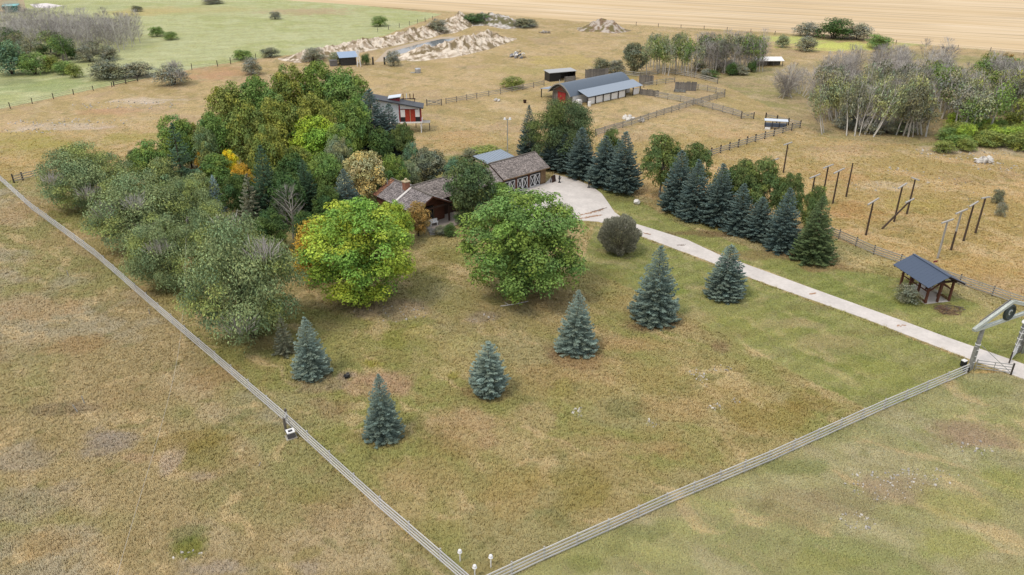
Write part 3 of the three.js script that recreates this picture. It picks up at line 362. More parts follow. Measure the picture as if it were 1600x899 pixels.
// ---------------------------------------------------------------- red-door shed on posts (studio)
{
  const t = thing('studio_shed', 'white metal shed on posts with red double doors and slanting roof', 'shed', -18.48,-154.85, 4 * D2R), fl = 2.25, W = 9.6, Dp = 3.3;
  const low = 5.05, high = 7.0, roofY = x => lerp(low, high, -x / W);
  // facade: pale metal strips on the left half
  for (let i = 0; i < 12; i++) { const xa = -W + i * .44, h = roofY(xa + .44) - fl - .12; box('metal_panel', .42, h, .06, xa + .22, fl + h / 2, 0, M.paleMetal, t); }
  for (const x of [-4.25, -.05]) box('trim_post', .26, roofY(x) - fl - .1, .14, x, (roofY(x) + fl - .1) / 2, .04, M.trimRed, t);
  part('upper_panel', prism([[-4.1, 4.95], [-.2, 4.7], [-.2, 4.98], [-4.1, 5.75]], .06), std([.6, .62, .66], .6), t);
  for (const [x, w] of [[-3.62, .92], [-.68, .9]]) { box('white_panel', w, 1.5, .06, x, fl + 1.72, .02, M.white, t); box('dark_panel', w, .96, .06, x, fl + .47, .03, M.dark, t); }
  for (const x of [-2.66, -1.62]) { const d = box('door', 1, 2.45, .08, x, fl + 1.24, .06, M.redDoor, t); }
  box('door_trim', .08, 2.45, .1, -2.14, fl + 1.24, .07, M.cap, t); box('lintel', 3.4, .1, .12, -2.2, fl + 2.54, .04, M.trimRed, t);
  box('wall', .1, low - fl - .1, Dp - .2, -.05, (low + fl - .1) / 2, -Dp / 2 - .05, M.red, t); box('wall', .1, high - fl - .2, Dp, -W + .05, (high + fl - .2) / 2, -Dp / 2 - .05, M.paleMetal, t); box('wall', W - .2, low - fl - .1, .1, -W / 2, (low + fl - .1) / 2, -Dp, M.paleMetal, t);
  const an = Math.atan2(high - low, W), L = Math.hypot(W, high - low) + 1; const rf = box('roof', L, .26, Dp + .7, -W / 2 + .1, (low + high) / 2 + .08, -Dp / 2 + .2, std([.05, .056, .068], .6), t, 0, 0, -an);
  box('dormer', 2, 1, 2.2, -5.2, 6.2, -2.2, M.trimRed, t); box('dormer_roof', 2.6, .12, 2.6, -5.2, 6.95, -2.1, M.paleMetal, t, .0, 0, .12);
  box('floor', W + .4, .22, Dp + .6, -W / 2, fl - .12, -Dp / 2 + .2, M.white, t); const dk = box('deck', 2.2, .14, 2, .7, fl - .3, -.9, M.paleRail[2], t);
  for (const [x, z] of [[-.05, .3], [-3, .2], [-6, .2], [-9.2, .2], [-.1, -3], [-9.2, -3]]) cyl('support_post', .12, .1, fl - .24, x, 0, z, x > -1 ? M.white : M.darkPost, t); for (const x of [1.6]) cyl('support_post', .1, .08, fl - .4, x, 0, -1.6, M.greyPost, t);
  for (let i = 0; i < 4; i++) box('rail_post', .16, 1, .16, -3.6 + i * .7, 6.6, -3.7, i === 1 ? M.white : M.log, t); box('rail_ledge', 3, .12, .4, -2.6, 6.06, -3.7, M.logDark, t); for (let i = 0; i < 2; i++) box('ledge_post', .14, 6, .14, -3.9 + i * 2.6, 3, -3.72, M.logDark, t);
}
// ---------------------------------------------------------------- barn with curved metal roof
{
  const t = thing('barn', 'barn with curved grey metal roof, red front door and lean-to', 'barn', 13.85,-178.83, turn41), L = 20.4, hw = 3.35, zc = -hw;
  const arc = []; for (let i = 0; i <= 16; i++) { const a = i / 16, u = -1 + 2 * a; arc.push([u * (hw + .35), 1.95 + 2.45 * Math.pow(Math.max(0, 1 - Math.pow(Math.abs(u), 1.75)), .86)]); }
  for (let k = 0; k < 20; k++) { const g = new THREE.BufferGeometry(), P = [], I = []; const xa = -.9 + k * (L + 1.2) / 20, xb = xa + (L + 1.2) / 20 - .012; arc.forEach(([z, y]) => P.push(xa, y + .05, z, xb, y + .05, z)); for (let i = 0; i < 16; i++) { const a = i * 2; I.push(a, a + 2, a + 1, a + 1, a + 2, a + 3); } g.setAttribute('position', new THREE.Float32BufferAttribute(P, 3)); g.setIndex(I); g.computeVertexNormals(); part('roof_sheet', g, M.greyMetal, t).position.z = zc; }
  const inner = arc.map(([z, y]) => [z * .97, y - .03]);
  const gable = (x, mat) => { const s = [[-hw, 0], [hw, 0], ...inner.filter(p => Math.abs(p[0]) <= hw).reverse()]; const g = prism(s, .14); g.rotateY(-Math.PI / 2); return part('end_wall', g, mat, t).position.set(x, 0, zc); };
  gable(.3, M.greyPlank[2]); gable(L, M.greyPlank[2]);
  for (const z of [0, -2 * hw]) box('side_wall', L - .4, 1.95, .12, L / 2 + .1, .98, z, z ? M.greyPlank[2] : M.white, t);
  { // arched fascia round the front
    for (let i = 0; i < 16; i++) { const [z0, y0] = arc[i], [z1, y1] = arc[i + 1]; beam('fascia', [-.94, y0 + .02, z0 + zc], [-.94, y1 + .02, z1 + zc], .06, .26, M.paleRail[1], t); }
  }
  const d = box('door', .1, 2.4, 2.6, .05, 1.22, zc, std([.3, .022, .02], .65), t); for (const z of [-1.45, 0, 1.45]) { const b = part('door_board', unit, M.trimRed, d); b.scale.set(.3, 1, .03); b.position.set(-.6, 0, z / 2.95); }
  box('door_header', .3, .22, 4.6, -.1, 2.62, zc, M.greyPost, t); part('porch_gable', (() => { const g = prism([[-2.1, 2.76], [2.1, 2.76], [0, 3.85]], .1); g.rotateY(-Math.PI / 2); return g; })(), M.log, t).position.set(-.3, 0, zc); for (const s of [-1, 1]) { beam('gable_board', [-.5, 3.95, zc], [-.5, 2.7, zc + s * 2.4], .08, .2, M.greyPost, t); box('porch_post', .18, 2.6, .18, -.5, 1.3, zc + s * 2.2, M.greyPost, t); }
  box('finial', .1, 1.0, .16, -.8, 4.85, zc, M.paleRail[2], t);
  // lean-to on the right
  const x0 = 2.4, x1 = 21.2, zo = 3.0, an = Math.atan2(.95, 3.3); for (let k = 0; k < 19; k++) { const w = (x1 - x0 + .6) / 19; box('lean_to_sheet', w - .012, .05, 3.55, x0 - .3 + (k + .5) * w, 2.5, 1.5, M.leanMetal, t, an); }
  for (let i = 0; i < 8; i++) box('lean_to_post', .18, 2, .18, lerp(x0 + .1, x1 - .2, i / 7), 1, 2.75, M.darkPost, t); box('lean_to_beam', x1 - x0, .16, .16, (x0 + x1) / 2, 2.0, 2.93, M.greyPost, t);
  for (let i = 0; i < 7; i++) { if (i === 5) continue; const a = lerp(x0 + .25, x1 - .35, i / 7), b = lerp(x0 + .25, x1 - .35, (i + 1) / 7); box('wall_panel', b - a - .22, 1.45, .06, (a + b) / 2 + .05, .8, 2.6, M.white, t); }
  box('side_bin', 1.1, 1.2, .9, 1.2, .6, 1.2, M.white, t); cyl('barrel', .38, .38, 1, 2.2, 0, 3.6, M.white, t);
  // lean-to on the left
  box('side_roof', 5.4, .08, 4.2, 2.6, 2.3, zc - hw - 2, M.leanMetal, t, -.13); for (const x of [.1, 5]) for (const z of [-3.7]) box('side_post', .18, 1.98, .18, x, .99, zc - hw + z, M.darkPost, t);
}
{ // open dark shed behind the barn
  const t = thing('livestock_shelter', 'open-fronted dark shelter with pale flat roof behind the barn', 'shelter', 9.83,-204.58, .4), w = 7.6, h = 2.3; box('wall', w, h, .12, w / 2, h / 2, -3, M.dark, t); box('wall', .12, h, 3, .06, h / 2, -1.5, M.dark, t); box('wall', .12, h, 3, w - .06, h / 2, -1.5, M.dark, t); box('front_panel', w * .42, h - .1, .1, w * .22, h / 2 - .05, 0, M.black, t); box('roof', w + .5, .12, 3.7, w / 2, h + .08, -1.5, std([.36, .37, .38], .8), t, .05); box('post', .16, h, .16, w - .1, h / 2, .05, M.logDark, t); box('gate_panel', 3.2, 1.3, .08, w * .62, .9, 2.6, M.greyPlank[2], t); for (const x of [-1.5, 1.5]) box('gate_post', .16, 1.6, .16, w * .62 + x, .8, 2.7, M.greyPost, t);
}
// ---------------------------------------------------------------- small shelter by the drive
{
  const th = 11 * D2R, t = thing('timber_shelter', 'small timber shelter with dark blue metal roof beside the drive', 'shelter', 48.4,-79.6, th), Dp = 4.6, W = 3.1, eh = 2.55, rh = 3.75, hw = 2.5, wc = W / 2;
  const floor = box('floor', W + .2, .1, Dp + .2, wc, .054, -Dp / 2, concrete, t);
  for (const x of [0, W]) for (const z of [0, -1.55, -3.1, -4.6]) box('post', .22, 2.54, .22, x, 1.37, z, M.log, t); box('post', .22, 3.1, .22, wc, 1.65, 0, M.log, t); box('post', .22, 3.1, .22, wc, 1.65, -Dp, M.log, t);
  for (const x of [0, W]) { box('plate', .2, .2, Dp + .8, x, 2.74, -Dp / 2, M.logDark, t); box('mid_rail', .1, .12, Dp, x, 1.55, -Dp / 2, M.log, t); for (let i = 0; i < 3; i++) { const p = box('pane', .02, 1.2, 1.28, x, .85, -.78 - i * 1.54, M.glass, t); box('low_panel', .06, .34, 1.28, x, .28, -.78 - i * 1.54, M.log, t); } }
  box('tie_beam', W + .2, .2, .2, wc, 2.76, .16, M.logDark, t); box('tie_beam', W + .2, .2, .2, wc, 2.76, -Dp - .16, M.logDark, t);
  for (const s of [-1, 1]) { beam('brace', [wc, 2.7, .02], [wc + s * 1.35, 1.7, .02], .12, .14, M.log, t); }
  for (const x of [.78, W - .78]) box('pane', 1.25, 1.9, .02, x, 1.1, 0, M.glass, t);
  const an = Math.atan2(rh - eh, hw), len = Math.hypot(rh - eh, hw);
  for (const s of [-1, 1]) { for (let i = 0; i < 12; i++) { const z = .95 - (i + .5) * 6.5 / 12; box('roof_sheet', len, .05, 6.5 / 12 - .008, wc + s * hw / 2, (rh + eh) / 2 + .06, z, M.navy, t, 0, 0, -s * an); } for (let i = 0; i < 6; i++) box('rafter', len - .1, .14, .12, wc + s * hw / 2, (rh + eh) / 2 - .08, .7 - i * 1.2, M.logDark, t, 0, 0, -s * an); }
  box('ridge_cap', .3, .06, 6.5, wc, rh + .09, -2.3, M.navy, t); cyl('weathervane_rod', .02, .02, .7, wc, rh + .1, -1.9, M.steel, t); box('weathervane', .5, .22, .03, wc + .05, rh + .72, -1.9, M.trimRed, t);
  box('bench', .5, .1, 2.4, W - .5, .6, -2.2, M.paleRail[0], t); box('bench_leg', .4, .5, .1, W - .5, .34, -1.2, M.log, t); box('bench_leg', .4, .5, .1, W - .5, .34, -3.2, M.log, t);
}
// ---------------------------------------------------------------- ranch gate
{
  const pale = wood([.66, .71, .67]), grey = wood([.38, .38, .36]), lx = 46.1, lz = -65.4, rx = 52.6, rz = -68.7, t = thing('ranch_gate', 'tall timber ranch gate with pale gable truss and dark emblem', 'gate', lx, lz, Math.atan2(-(rz - lz), rx - lx)), W = Math.hypot(rx - lx, rz - lz);
  for (const x of [0, W]) { cyl('gate_post', .24, .2, 4.75, x, 0, 0, grey, t, 12); cyl('gate_post', .18, .15, 2.9, x + (x ? .45 : -.45), 0, .12, grey, t, 12); for (const y of [1, 1.7, 2.4, 3]) { const b = part('band', new THREE.CylinderGeometry(.26, .26, .08, 12), M.white, t); b.position.set(x, y, 0); } }
  beam('bottom_chord', [-1.2, 4.9, 0], [W + 1.2, 4.9, 0], .3, .3, pale, t); beam('rafter', [-1.55, 4.98, .02], [W / 2, 6.85, .02], .3, .32, pale, t); beam('rafter', [W + 1.55, 4.98, .02], [W / 2 + .1, 6.85, .02], .3, .32, pale, t); beam('backing_board', [-.4, 5.4, -.22], [W / 2, 6.95, -.22], .1, .3, M.greyPlank[0], t);
  const em = part('emblem', new THREE.TorusGeometry(.72, .17, 8, 24), std([.018, .03, .03], .6), t); em.position.set(W / 2 - .1, 5.72, .1); const disc = part('emblem_plate', new THREE.CylinderGeometry(.62, .62, .05, 24), std([.05, .075, .075], .5), em); disc.rotation.x = Math.PI / 2; for (const [a, l, w] of [[.5, .8, .14], [1.6, .55, .1], [2.6, .6, .12]]) { const c = part('emblem_swirl', new THREE.TorusGeometry(l * .35, w * .5, 6, 14, 2.2), std([.42, .45, .44], .6), em); c.rotation.z = a; c.position.z = .06; }
  // gate leaves, hinged on the posts
  function leaf(px, pz, ang, len, mat) { const g = new THREE.Group(); g.name = 'gate_leaf'; g.position.set(px, 0, pz); g.rotation.y = ang; t.add(g); for (const y of [.3, .6, .9, 1.2]) { const m = box('bar', len, .06, .05, len / 2, y, 0, mat, g); } box('upright', .07, 1.3, .07, .06, .7, .06, mat, g); box('upright', .13, 1.35, .13, len, .7, 0, M.darkPost, g); box('upright', .05, 1, .05, len / 2, .75, .06, mat, g); beam('stay_rod', [0, 2.9, .06], [len - .1, .32, .06], .05, .05, mat, g); }
  leaf(.25, .25, -.62 - Math.atan2(3.3, 6.5) + .35, 3.3, M.steel); leaf(W - .25, .25, Math.PI + .32, 2.6, M.whiteRail[0]);
  for (let i = 0; i < 7; i++) box('wing_plank', .24, 3.1 + .2 * Math.sin(i * 2), .06, W + .35 + i * .26, 1.55, .45 + i * .02, wood([.3, .32, .27]), t);
  const lamp = part('sign_plate', new THREE.CylinderGeometry(.42, .42, .06, 20), M.white, t); lamp.scale.z = .55; lamp.position.set(W - .75, 4.05, .3); lamp.rotation.set(.5, 0, .2); beam('plate_bracket', [W - .75, 4.0, .25], [W, 3.9, .05], .06, .06, M.steel, t);
  box('control_box', .5, .6, .4, -.5, .62, -.5, M.dark, t); box('control_box', .45, .5, .4, -.8, .3, .1, M.dark, t); box('box_lid', .5, .06, .42, -.5, .95, -.5, M.white, t);
}
// ---------------------------------------------------------------- poles with crossbars in the dry paddock
{
  const brown = wood([.11, .075, .055]), pale = wood([.55, .53, .5]), bars = wood([.62, .6, .58]);
  function pole(label, x, z, h, barLen, barTurn, mat, lean = 0, group, paleTop = false) {
    const t = thing('crossbar_pole', label, 'pole', x, z, 0, group), top = [Math.sin(lean) * h, Math.cos(lean) * h, 0];
    if (paleTop) { part('pole', tube([[0, 0, 0], [top[0] * .5, top[1] * .5, 0]], .15, .13, 3, 8), brown, t); part('pole', tube([[top[0] * .5, top[1] * .5, 0], top], .129, .115, 3, 8), pale, t); } else part('pole', tube([[0, 0, 0], [top[0] * .5, top[1] * .5, 0], top], .15, .115, 4, 8), mat, t);
    if (barLen) { const b = box('crossbar', barLen, .16, .18, top[0], top[1] + .08, top[2], bars, t, 0, barTurn, 0); }
  }
  const g = 'brown poles with white crossbars in the dry paddock', same = 'brown pole with a white crossbar standing in the dry paddock';
  pole('crossbar pole with only its white bar showing over the pines', 41.92,-118.85, 5.2, 2.6, .72, brown); pole(same, 47.26,-128.56, 5.1, 2.6, .72, brown, 0, g); pole(same, 45.56,-110.73, 5.2, 2.9, .72, brown, 0, g); pole(same, 49.37,-115.59, 5.2, 3, .7, brown, 0, g); pole(same, 50.03,-112.97, 5.3, 3.6, .77, brown, 0, g);
  pole('bare brown pole without a crossbar in the dry paddock', 53.37,-116.18, 5.6, 0, 0, brown); pole('brown pole with white crossbar nearest the leaning pole foot', 50.01,-100.33, 5, 3.7, .79, brown); pole(same, 56.26,-105.45, 5.5, 3.2, .79, brown, 0, g); pole('brown pole with a thin crossbar turned away from the others', 59.58,-108.57, 5.5, 1.4, -1.2, brown);
  pole('leaning brown pole with white crossbar tilted between two upright poles', 53.3,-102.71, 5.2, 2.6, .7, brown, .62); pole('slim white painted pole with white crossbar near the small shelter roof', 56.24,-92.47, 5.2, 2.6, .56, pale); pole('crossbar pole painted white on its upper half', 59.41,-95.19, 5.5, 3, .62, brown, 0, null, true); pole(same, 62.71,-98.27, 5.4, 3, .73, brown, 0, g); pole('brown crossbar pole beside two small grey shrubs', 65.85,-101.04, 5.3, 1.6, .4, brown);
}
// ---------------------------------------------------------------- vegetation
class Leaves { // gathers small faces with their own tint
  constructor() { this.p = []; this.c = []; this.n = []; }
  tri(a, b, c, t) { const ux = b[0] - a[0], uy = b[1] - a[1], uz = b[2] - a[2], vx = c[0] - a[0], vy = c[1] - a[1], vz = c[2] - a[2]; let nx = uy * vz - uz * vy, ny = uz * vx - ux * vz, nz = ux * vy - uy * vx; const l = Math.hypot(nx, ny, nz) || 1; this.p.push(...a, ...b, ...c); for (let i = 0; i < 3; i++) { this.n.push(nx / l, ny / l, nz / l); this.c.push(...t); } }
  leaf(x, y, z, ax, ay, az, bx, by, bz, L, W, t, fold = .12) { // centre, long axis, cross axis
    const nx = ay * bz - az * by, ny = az * bx - ax * bz, nz = ax * by - ay * bx, f = L * fold;
    const A = [x - ax * L / 2, y - ay * L / 2, z - az * L / 2], B = [x + ax * L / 2, y + ay * L / 2, z + az * L / 2], C = [x + bx * W / 2 + nx * f, y + by * W / 2 + ny * f, z + bz * W / 2 + nz * f], D = [x - bx * W / 2 + nx * f, y - by * W / 2 + ny * f, z - bz * W / 2 + nz * f];
    this.tri(A, B, C, t); this.tri(B, A, D, t);
  }
  geo() { const g = new THREE.BufferGeometry(); g.setAttribute('position', new THREE.Float32BufferAttribute(this.p, 3)); g.setAttribute('normal', new THREE.Float32BufferAttribute(this.n, 3)); g.setAttribute('color', new THREE.Float32BufferAttribute(this.c, 3)); return g; }
}
const nrm = (x, y, z) => { const l = Math.hypot(x, y, z) || 1; return [x / l, y / l, z / l]; };
const crs = (a, b) => [a[1] * b[2] - a[2] * b[1], a[2] * b[0] - a[0] * b[2], a[0] * b[1] - a[1] * b[0]];
function sphereDir(r) { const z = r() * 2 - 1, a = r() * 6.283, s = Math.sqrt(1 - z * z); return [s * Math.cos(a), z, s * Math.sin(a)]; }
// a crown of unit width and unit height standing on y = 0; leaf sizes are shares of its width
function crownGeo(seed, { leaves = 6000, lobes = 46, size = .035, aspect = .62, low = .1, hang = 0, lobeR = [.07, .15], squash = .85, tints = [[1, 1, 1]], spread = .25, sub = 5, egg = .15, dome = false }) {
  const r = rng(seed), L = new Leaves(), B = [], sx = r() * 50, sy = r() * 50;
  for (let i = 0; i < lobes; i++) {
    const k = (i + .5) / lobes, y = (dome ? 1 - 1.3 * k : 1 - 2 * k) + (r() - .5) * .12, a = i * 2.39996 + r() * .9, s = Math.sqrt(Math.max(0, 1 - y * y)), R = lerp(lobeR[0], lobeR[1], r()) * (i % 5 === 0 ? 1.35 : 1);
    const bulge = .78 + .36 * vnoise(sx + Math.cos(a) * s * 1.6 + 3, sy + y * 1.7 + Math.sin(a) * s * 1.3), core = i % 5 === 0, d = core ? .35 + r() * .3 : bulge * (.92 + r() * .16), wid = (1 - egg * y) * (y < 0 ? 1 - .3 * y * y : 1), rad = Math.max(.02, (.5 - R * .8)) * Math.min(1.12, d);
    B.push([Math.cos(a) * s * rad * wid, clamp(dome ? .26 + y * .72 * Math.min(1.05, d) * (1 - R * .6) : low + (1 - low) * .5 + y * (1 - low) * .5 * Math.min(1.05, d) * (1 - R), low + R * .3, 1 - R * .5), Math.sin(a) * s * rad * wid, R, tints[Math.floor(r() * tints.length)], .82 + r() * .36]);
  }
  const tot = B.reduce((s, b) => s + b[3] * b[3], 0);
  for (const [cx, cy, cz, R, tint, bright] of B) {
    const n = Math.round(leaves * R * R / tot), subs = []; for (let q = 0; q < sub; q++) { const d = sphereDir(r); if (d[1] < -.2) d[1] *= -.7; subs.push([cx + d[0] * R * .62, cy + d[1] * R * .62 * squash, cz + d[2] * R * .62, R * (.36 + r() * .26), .86 + r() * .28]); }
    for (let i = 0; i < n; i++) {
      const S0 = subs[Math.floor(r() * sub)], d = sphereDir(r); if (d[1] < 0 && r() < .55) d[1] = -d[1];
      const ir = S0[3] * (.72 + .4 * Math.sqrt(r()) + (r() < .12 ? .35 * r() : 0)), x = S0[0] + d[0] * ir, z = S0[2] + d[2] * ir; let y = S0[1] + d[1] * ir * squash - hang * r() * R * .6; if (y < .012) y = .012 + r() * .03;
      const out = nrm(d[0] + (r() - .5) * .9, d[1] + .55 + (r() - .5) * .9, d[2] + (r() - .5) * .9); let ax = hang && r() < .5 ? nrm((r() - .5) * .9 + d[0] * .5, -.8, (r() - .5) * .9 + d[2] * .5) : nrm(...crs(out, sphereDir(r))), bx = nrm(...crs(out, ax));
      const l = size * (.6 + r() * .8), b = (1 + (r() - .5) * spread * 2) * bright * S0[4], h = (r() - .5) * spread * .5;
      L.leaf(x, y, z, ...ax, ...bx, l, l * aspect, [tint[0] * b * (1 + h), tint[1] * b, tint[2] * b * (1 - h * .6)]);
    }
  }
  return { geo: L.geo(), B };
}
function stemGeo(B, seed, { stems = 1, r0 = .03, reach = .75, count = 9, low = .1 }) { // trunk and limbs that end in the lobes
  const r = rng(seed + 5), gs = [];
  for (let s = 0; s < stems; s++) {
    const a = s / stems * 6.283 + .6, ox = stems > 1 ? Math.cos(a) * .03 : 0, oz = stems > 1 ? Math.sin(a) * .03 : 0, tx = stems > 1 ? Math.cos(a) * .14 : (r() - .5) * .05, tz = stems > 1 ? Math.sin(a) * .14 : (r() - .5) * .05;
    gs.push(tube([[ox, 0, oz], [lerp(ox, tx, .35) + (r() - .5) * .02, .2, lerp(oz, tz, .35)], [lerp(ox, tx, .7), .45, lerp(oz, tz, .7) + (r() - .5) * .03], [tx, reach, tz]], r0 / Math.sqrt(stems), r0 * .3, 5, 6));
    for (let i = 0; i < count / stems; i++) { const b = B[Math.floor(r() * B.length)], y = clamp(b[1] * (.35 + r() * .25), .12, .6), f = y / reach; gs.push(tube([[lerp(ox, tx, f), y, lerp(oz, tz, f)], [lerp(lerp(ox, tx, f), b[0], .5), lerp(y, b[1], .42), lerp(lerp(oz, tz, f), b[2], .5)], [b[0], b[1], b[2]]], r0 * .36, r0 * .09, 3, 5)); }
  }
  const g = mergeGeometries(gs); g.deleteAttribute('uv'); return g;
}
const bark = wood([.12, .09, .065]), paleBark = std([.5, .48, .44], .9), greyBark = std([.2, .18, .16], .95);
const leafMat = (r, g, b) => new THREE.MeshPhysicalMaterial({ color: new THREE.Color().setRGB(r * 1.28, g * 1.28, b * 1.28), vertexColors: true, roughness: .7, specularIntensity: .4, side: THREE.DoubleSide });
const C = { // leaf base colours
  green: leafMat(.135, .215, .052), yellowGreen: leafMat(.25, .335, .05), amber: leafMat(0.420, 0.280, 0.042), olive: leafMat(.185, .215, .055), greyGreen: leafMat(0.182, 0.231, 0.105), deep: leafMat(0.066, 0.114, 0.036), lime: leafMat(0.270, 0.392, 0.054), tan: leafMat(.4, .34, .17), yellow: leafMat(0.600, 0.504, 0.036), mid: leafMat(0.143, 0.215, 0.058), sage: leafMat(.22, .245, .15), greyBush: leafMat(.215, .215, .165), teal: leafMat(0.111, 0.182, 0.111), rusty: leafMat(0.264, 0.180, 0.072), blue: leafMat(0.169, 0.267, 0.260), blueDark: leafMat(.088, .128, .115), blueSilver: leafMat(0.260, 0.351, 0.364), spruceGreen: leafMat(0.060, 0.108, 0.060), pine: leafMat(0.128, 0.173, 0.060), drab: leafMat(0.156, 0.162, 0.108), twig: leafMat(.21, .195, .185), evergreen: leafMat(.085, .12, .05), sageBlue: leafMat(.165, .215, .18), sageDark: leafMat(.132, .178, .15), twigPale: leafMat(.36, .34, .32), aspen: leafMat(.25, .28, .15),
};
const warm = [[1, 1, 1], [1.12, 1.02, .8], [.86, .95, 1.05], [1, 1.05, .9]], mixed = [[1, 1, 1], [1.18, 1.08, .85], [.75, .9, 1], [1.2, 1.1, .8], [.9, 1, .9]];
const big = [1, 2].map(s => { const c = crownGeo(100 + s, { leaves: 40000, lobes: 110, size: .022, lobeR: [.085, .15], low: .0, sub: 6, tints: s === 2 ? [[1.05, 1.02, .9], [.7, .88, .95], [.86, .95, .9], [1.15, 1.03, .8], [.6, .82, .95]] : warm, spread: .3 }); return { crown: c.geo, trunk: stemGeo(c.B, s, { stems: 3, r0: .03, count: 15, low: .05 }) }; });
const medium = [1, 2, 3, 4].map(s => { const c = crownGeo(200 + s * 7, { leaves: 12500, lobes: 60, size: .036, lobeR: [.11, .2], low: .04, tints: mixed, spread: .3 }); return { crown: c.geo, trunk: stemGeo(c.B, s + 20, { r0: .028, count: 9 }) }; });
const willow = [1, 2, 3].map(s => { const c = crownGeo(300 + s * 11, { leaves: 44000, lobes: 96, size: .021, aspect: .42, lobeR: [.09, .165], low: .0, hang: .8, sub: 7, tints: [[1, 1, 1], [1.2, 1.12, .8], [.8, .88, .95], [1.12, 1.1, 1.1]], spread: .4 }); return { crown: c.geo, trunk: stemGeo(c.B, s + 40, { stems: 2, r0: .03, count: 14 }) }; });
const shrub = [1, 2, 3].map(s => { const c = crownGeo(400 + s * 13, { leaves: 4200, lobes: 36, size: .056, aspect: .5, lobeR: [.15, .25], squash: 1.15, low: 0, tints: warm, spread: .4, egg: 0, dome: true }); return { crown: c.geo, trunk: stemGeo(c.B, s + 60, { stems: 4, r0: .03, count: 8, reach: .5 }) }; });
const fineBush = (() => { const r = rng(431), L = new Leaves(), B = []; for (let i = 0; i < 15000; i++) { const d = sphereDir(r), el = d[1], n = .74 + .3 * vnoise(d[0] * 3 + 9, d[1] * 3 + d[2] * 2.4) + .12 * vnoise(d[0] * 9, d[1] * 9 + d[2] * 7), q = n * (.78 + .26 * r()), x = d[0] * .48 * q, z = d[2] * .48 * q, y = .47 + d[1] * .5 * q; if (y < .01) continue; const ax = nrm(d[0] + (r() - .5) * .7, d[1] + .75 + (r() - .5) * .6, d[2] + (r() - .5) * .7), bx = nrm(...crs(ax, sphereDir(r))), l = .04 + r() * .035, b = .65 + r() * .75; L.leaf(x, y, z, ...ax, ...bx, l, l * .3, [b, b, b * .98], .05); } for (let i = 0; i < 12; i++) B.push([Math.cos(i) * .3, .5 + .3 * Math.sin(i * 2), Math.sin(i) * .3]); return [{ crown: L.geo(), trunk: stemGeo(B, 7, { stems: 5, r0: .03, count: 10, reach: .6 }) }]; })();
const column = [1, 2].map(s => { const c = crownGeo(500 + s * 3, { leaves: 8000, lobes: 50, size: .05, lobeR: [.15, .26], low: .0, tints: warm, spread: .35, squash: .7, egg: 0 }); return { crown: c.geo, trunk: stemGeo(c.B, s + 80, { r0: .04, count: 8 }) }; });
// spruce of unit width and height: whorls of boughs, each ending in upturned tufts
function spruceGeo(seed, { levels = 28, per = 14, pow = .72, gap = 0, len = .082, low = .02, ragged = .19, droop = .34, belly = 0 }) {
  const r = rng(seed), L = new Leaves(), lean = [(r() - .5) * .02, (r() - .5) * .02];
  for (let i = 0; i < levels; i++) {
    const t = i / (levels - 1), y = low + (1 - low) * t * .97, env = .49 * Math.pow(1 - t * .98, pow) * (t < .1 ? .84 + t * 1.6 : 1) * (1 - belly * Math.pow(1 - Math.min(1, t / .4), 2)), n = Math.max(5, Math.round(per * (1 - t * .66)));
    for (let k = 0; k < n; k++) {
      if (gap && r() < gap) continue;
      const a = (k + r() * .8) / n * 6.283 + i * 1.3, R = env * (1 - ragged + r() * ragged * 1.9), dx = Math.cos(a), dz = Math.sin(a), tint = .78 + r() * .5, bl = 1 + (r() - .5) * .12, dr = droop * (1 - t * .8) * (.8 + r() * .4), st = Math.max(3, Math.round(R / .042)), yb = y + (r() - .5) * .02;
      for (let m = 0; m < st; m++) {
        const f = (m + .8) / st; if (f < .22) continue; const rr = R * f, yy = yb - dr * rr * f + .26 * rr * Math.pow(f, 3), cx = lean[0] * t + dx * rr, cz = lean[1] * t + dz * rr, wd = Math.sin(Math.PI * clamp(.22 + f * .62)) * .055 * (1 - t * .55), cnt = f > .5 ? 5 : 3;
        for (let q = 0; q < cnt; q++) { const s = (q / (cnt - 1) - .5) * 2, ox = -dz * s * wd, oz = dx * s * wd, ax = nrm(dx + -dz * s * .9, .05 + r() * .55 * f - .2, dz + dx * s * .9), up = nrm((r() - .5) * .9 + dx * .5, 1, (r() - .5) * .9 + dz * .5), bx = nrm(...crs(ax, up)), l = len * (.7 + r() * .5) * (.5 + .5 * (1 - t)), b = tint * (.78 + r() * .44); L.leaf(cx + ox, yy + (r() - .5) * .012 - Math.abs(s) * .008, cz + oz, ...ax, ...bx, l, l * .46, [b, b * bl, b * bl * bl], .14); }
      }
    }
  }
  for (let k = 0; k < 8; k++) { const a = k * .785, ax = nrm(Math.cos(a) * .3, 1, Math.sin(a) * .3), bx = nrm(...crs(ax, [Math.sin(a), .1, -Math.cos(a)])); L.leaf(lean[0], .965, lean[1], ...ax, ...bx, .06, .024, [1, 1, 1]); }
  return { crown: L.geo(), trunk: (() => { const g = tube([[0, 0, 0], [lean[0] * .5, .5, lean[1] * .5], [lean[0], .97, lean[1]]], .024, .004, 4, 7); g.deleteAttribute('uv'); return g; })() };
}
const spruce = [1, 2, 3].map(s => spruceGeo(600 + s * 5, {})), raised = [1, 2].map(s => spruceGeo(650 + s * 5, { low: .12, per: 15, levels: 26, pow: .66, len: .085 })), plump = [spruceGeo(680, { pow: .6, per: 16, levels: 22, len: .1, ragged: .2, belly: .5 }), spruceGeo(684, { pow: .6, per: 16, levels: 22, len: .1, ragged: .15, belly: .2 })], thin = [1, 2].map(s => spruceGeo(690 + s, { levels: 24, per: 10, gap: .22, pow: .85, len: .085, ragged: .25 }));
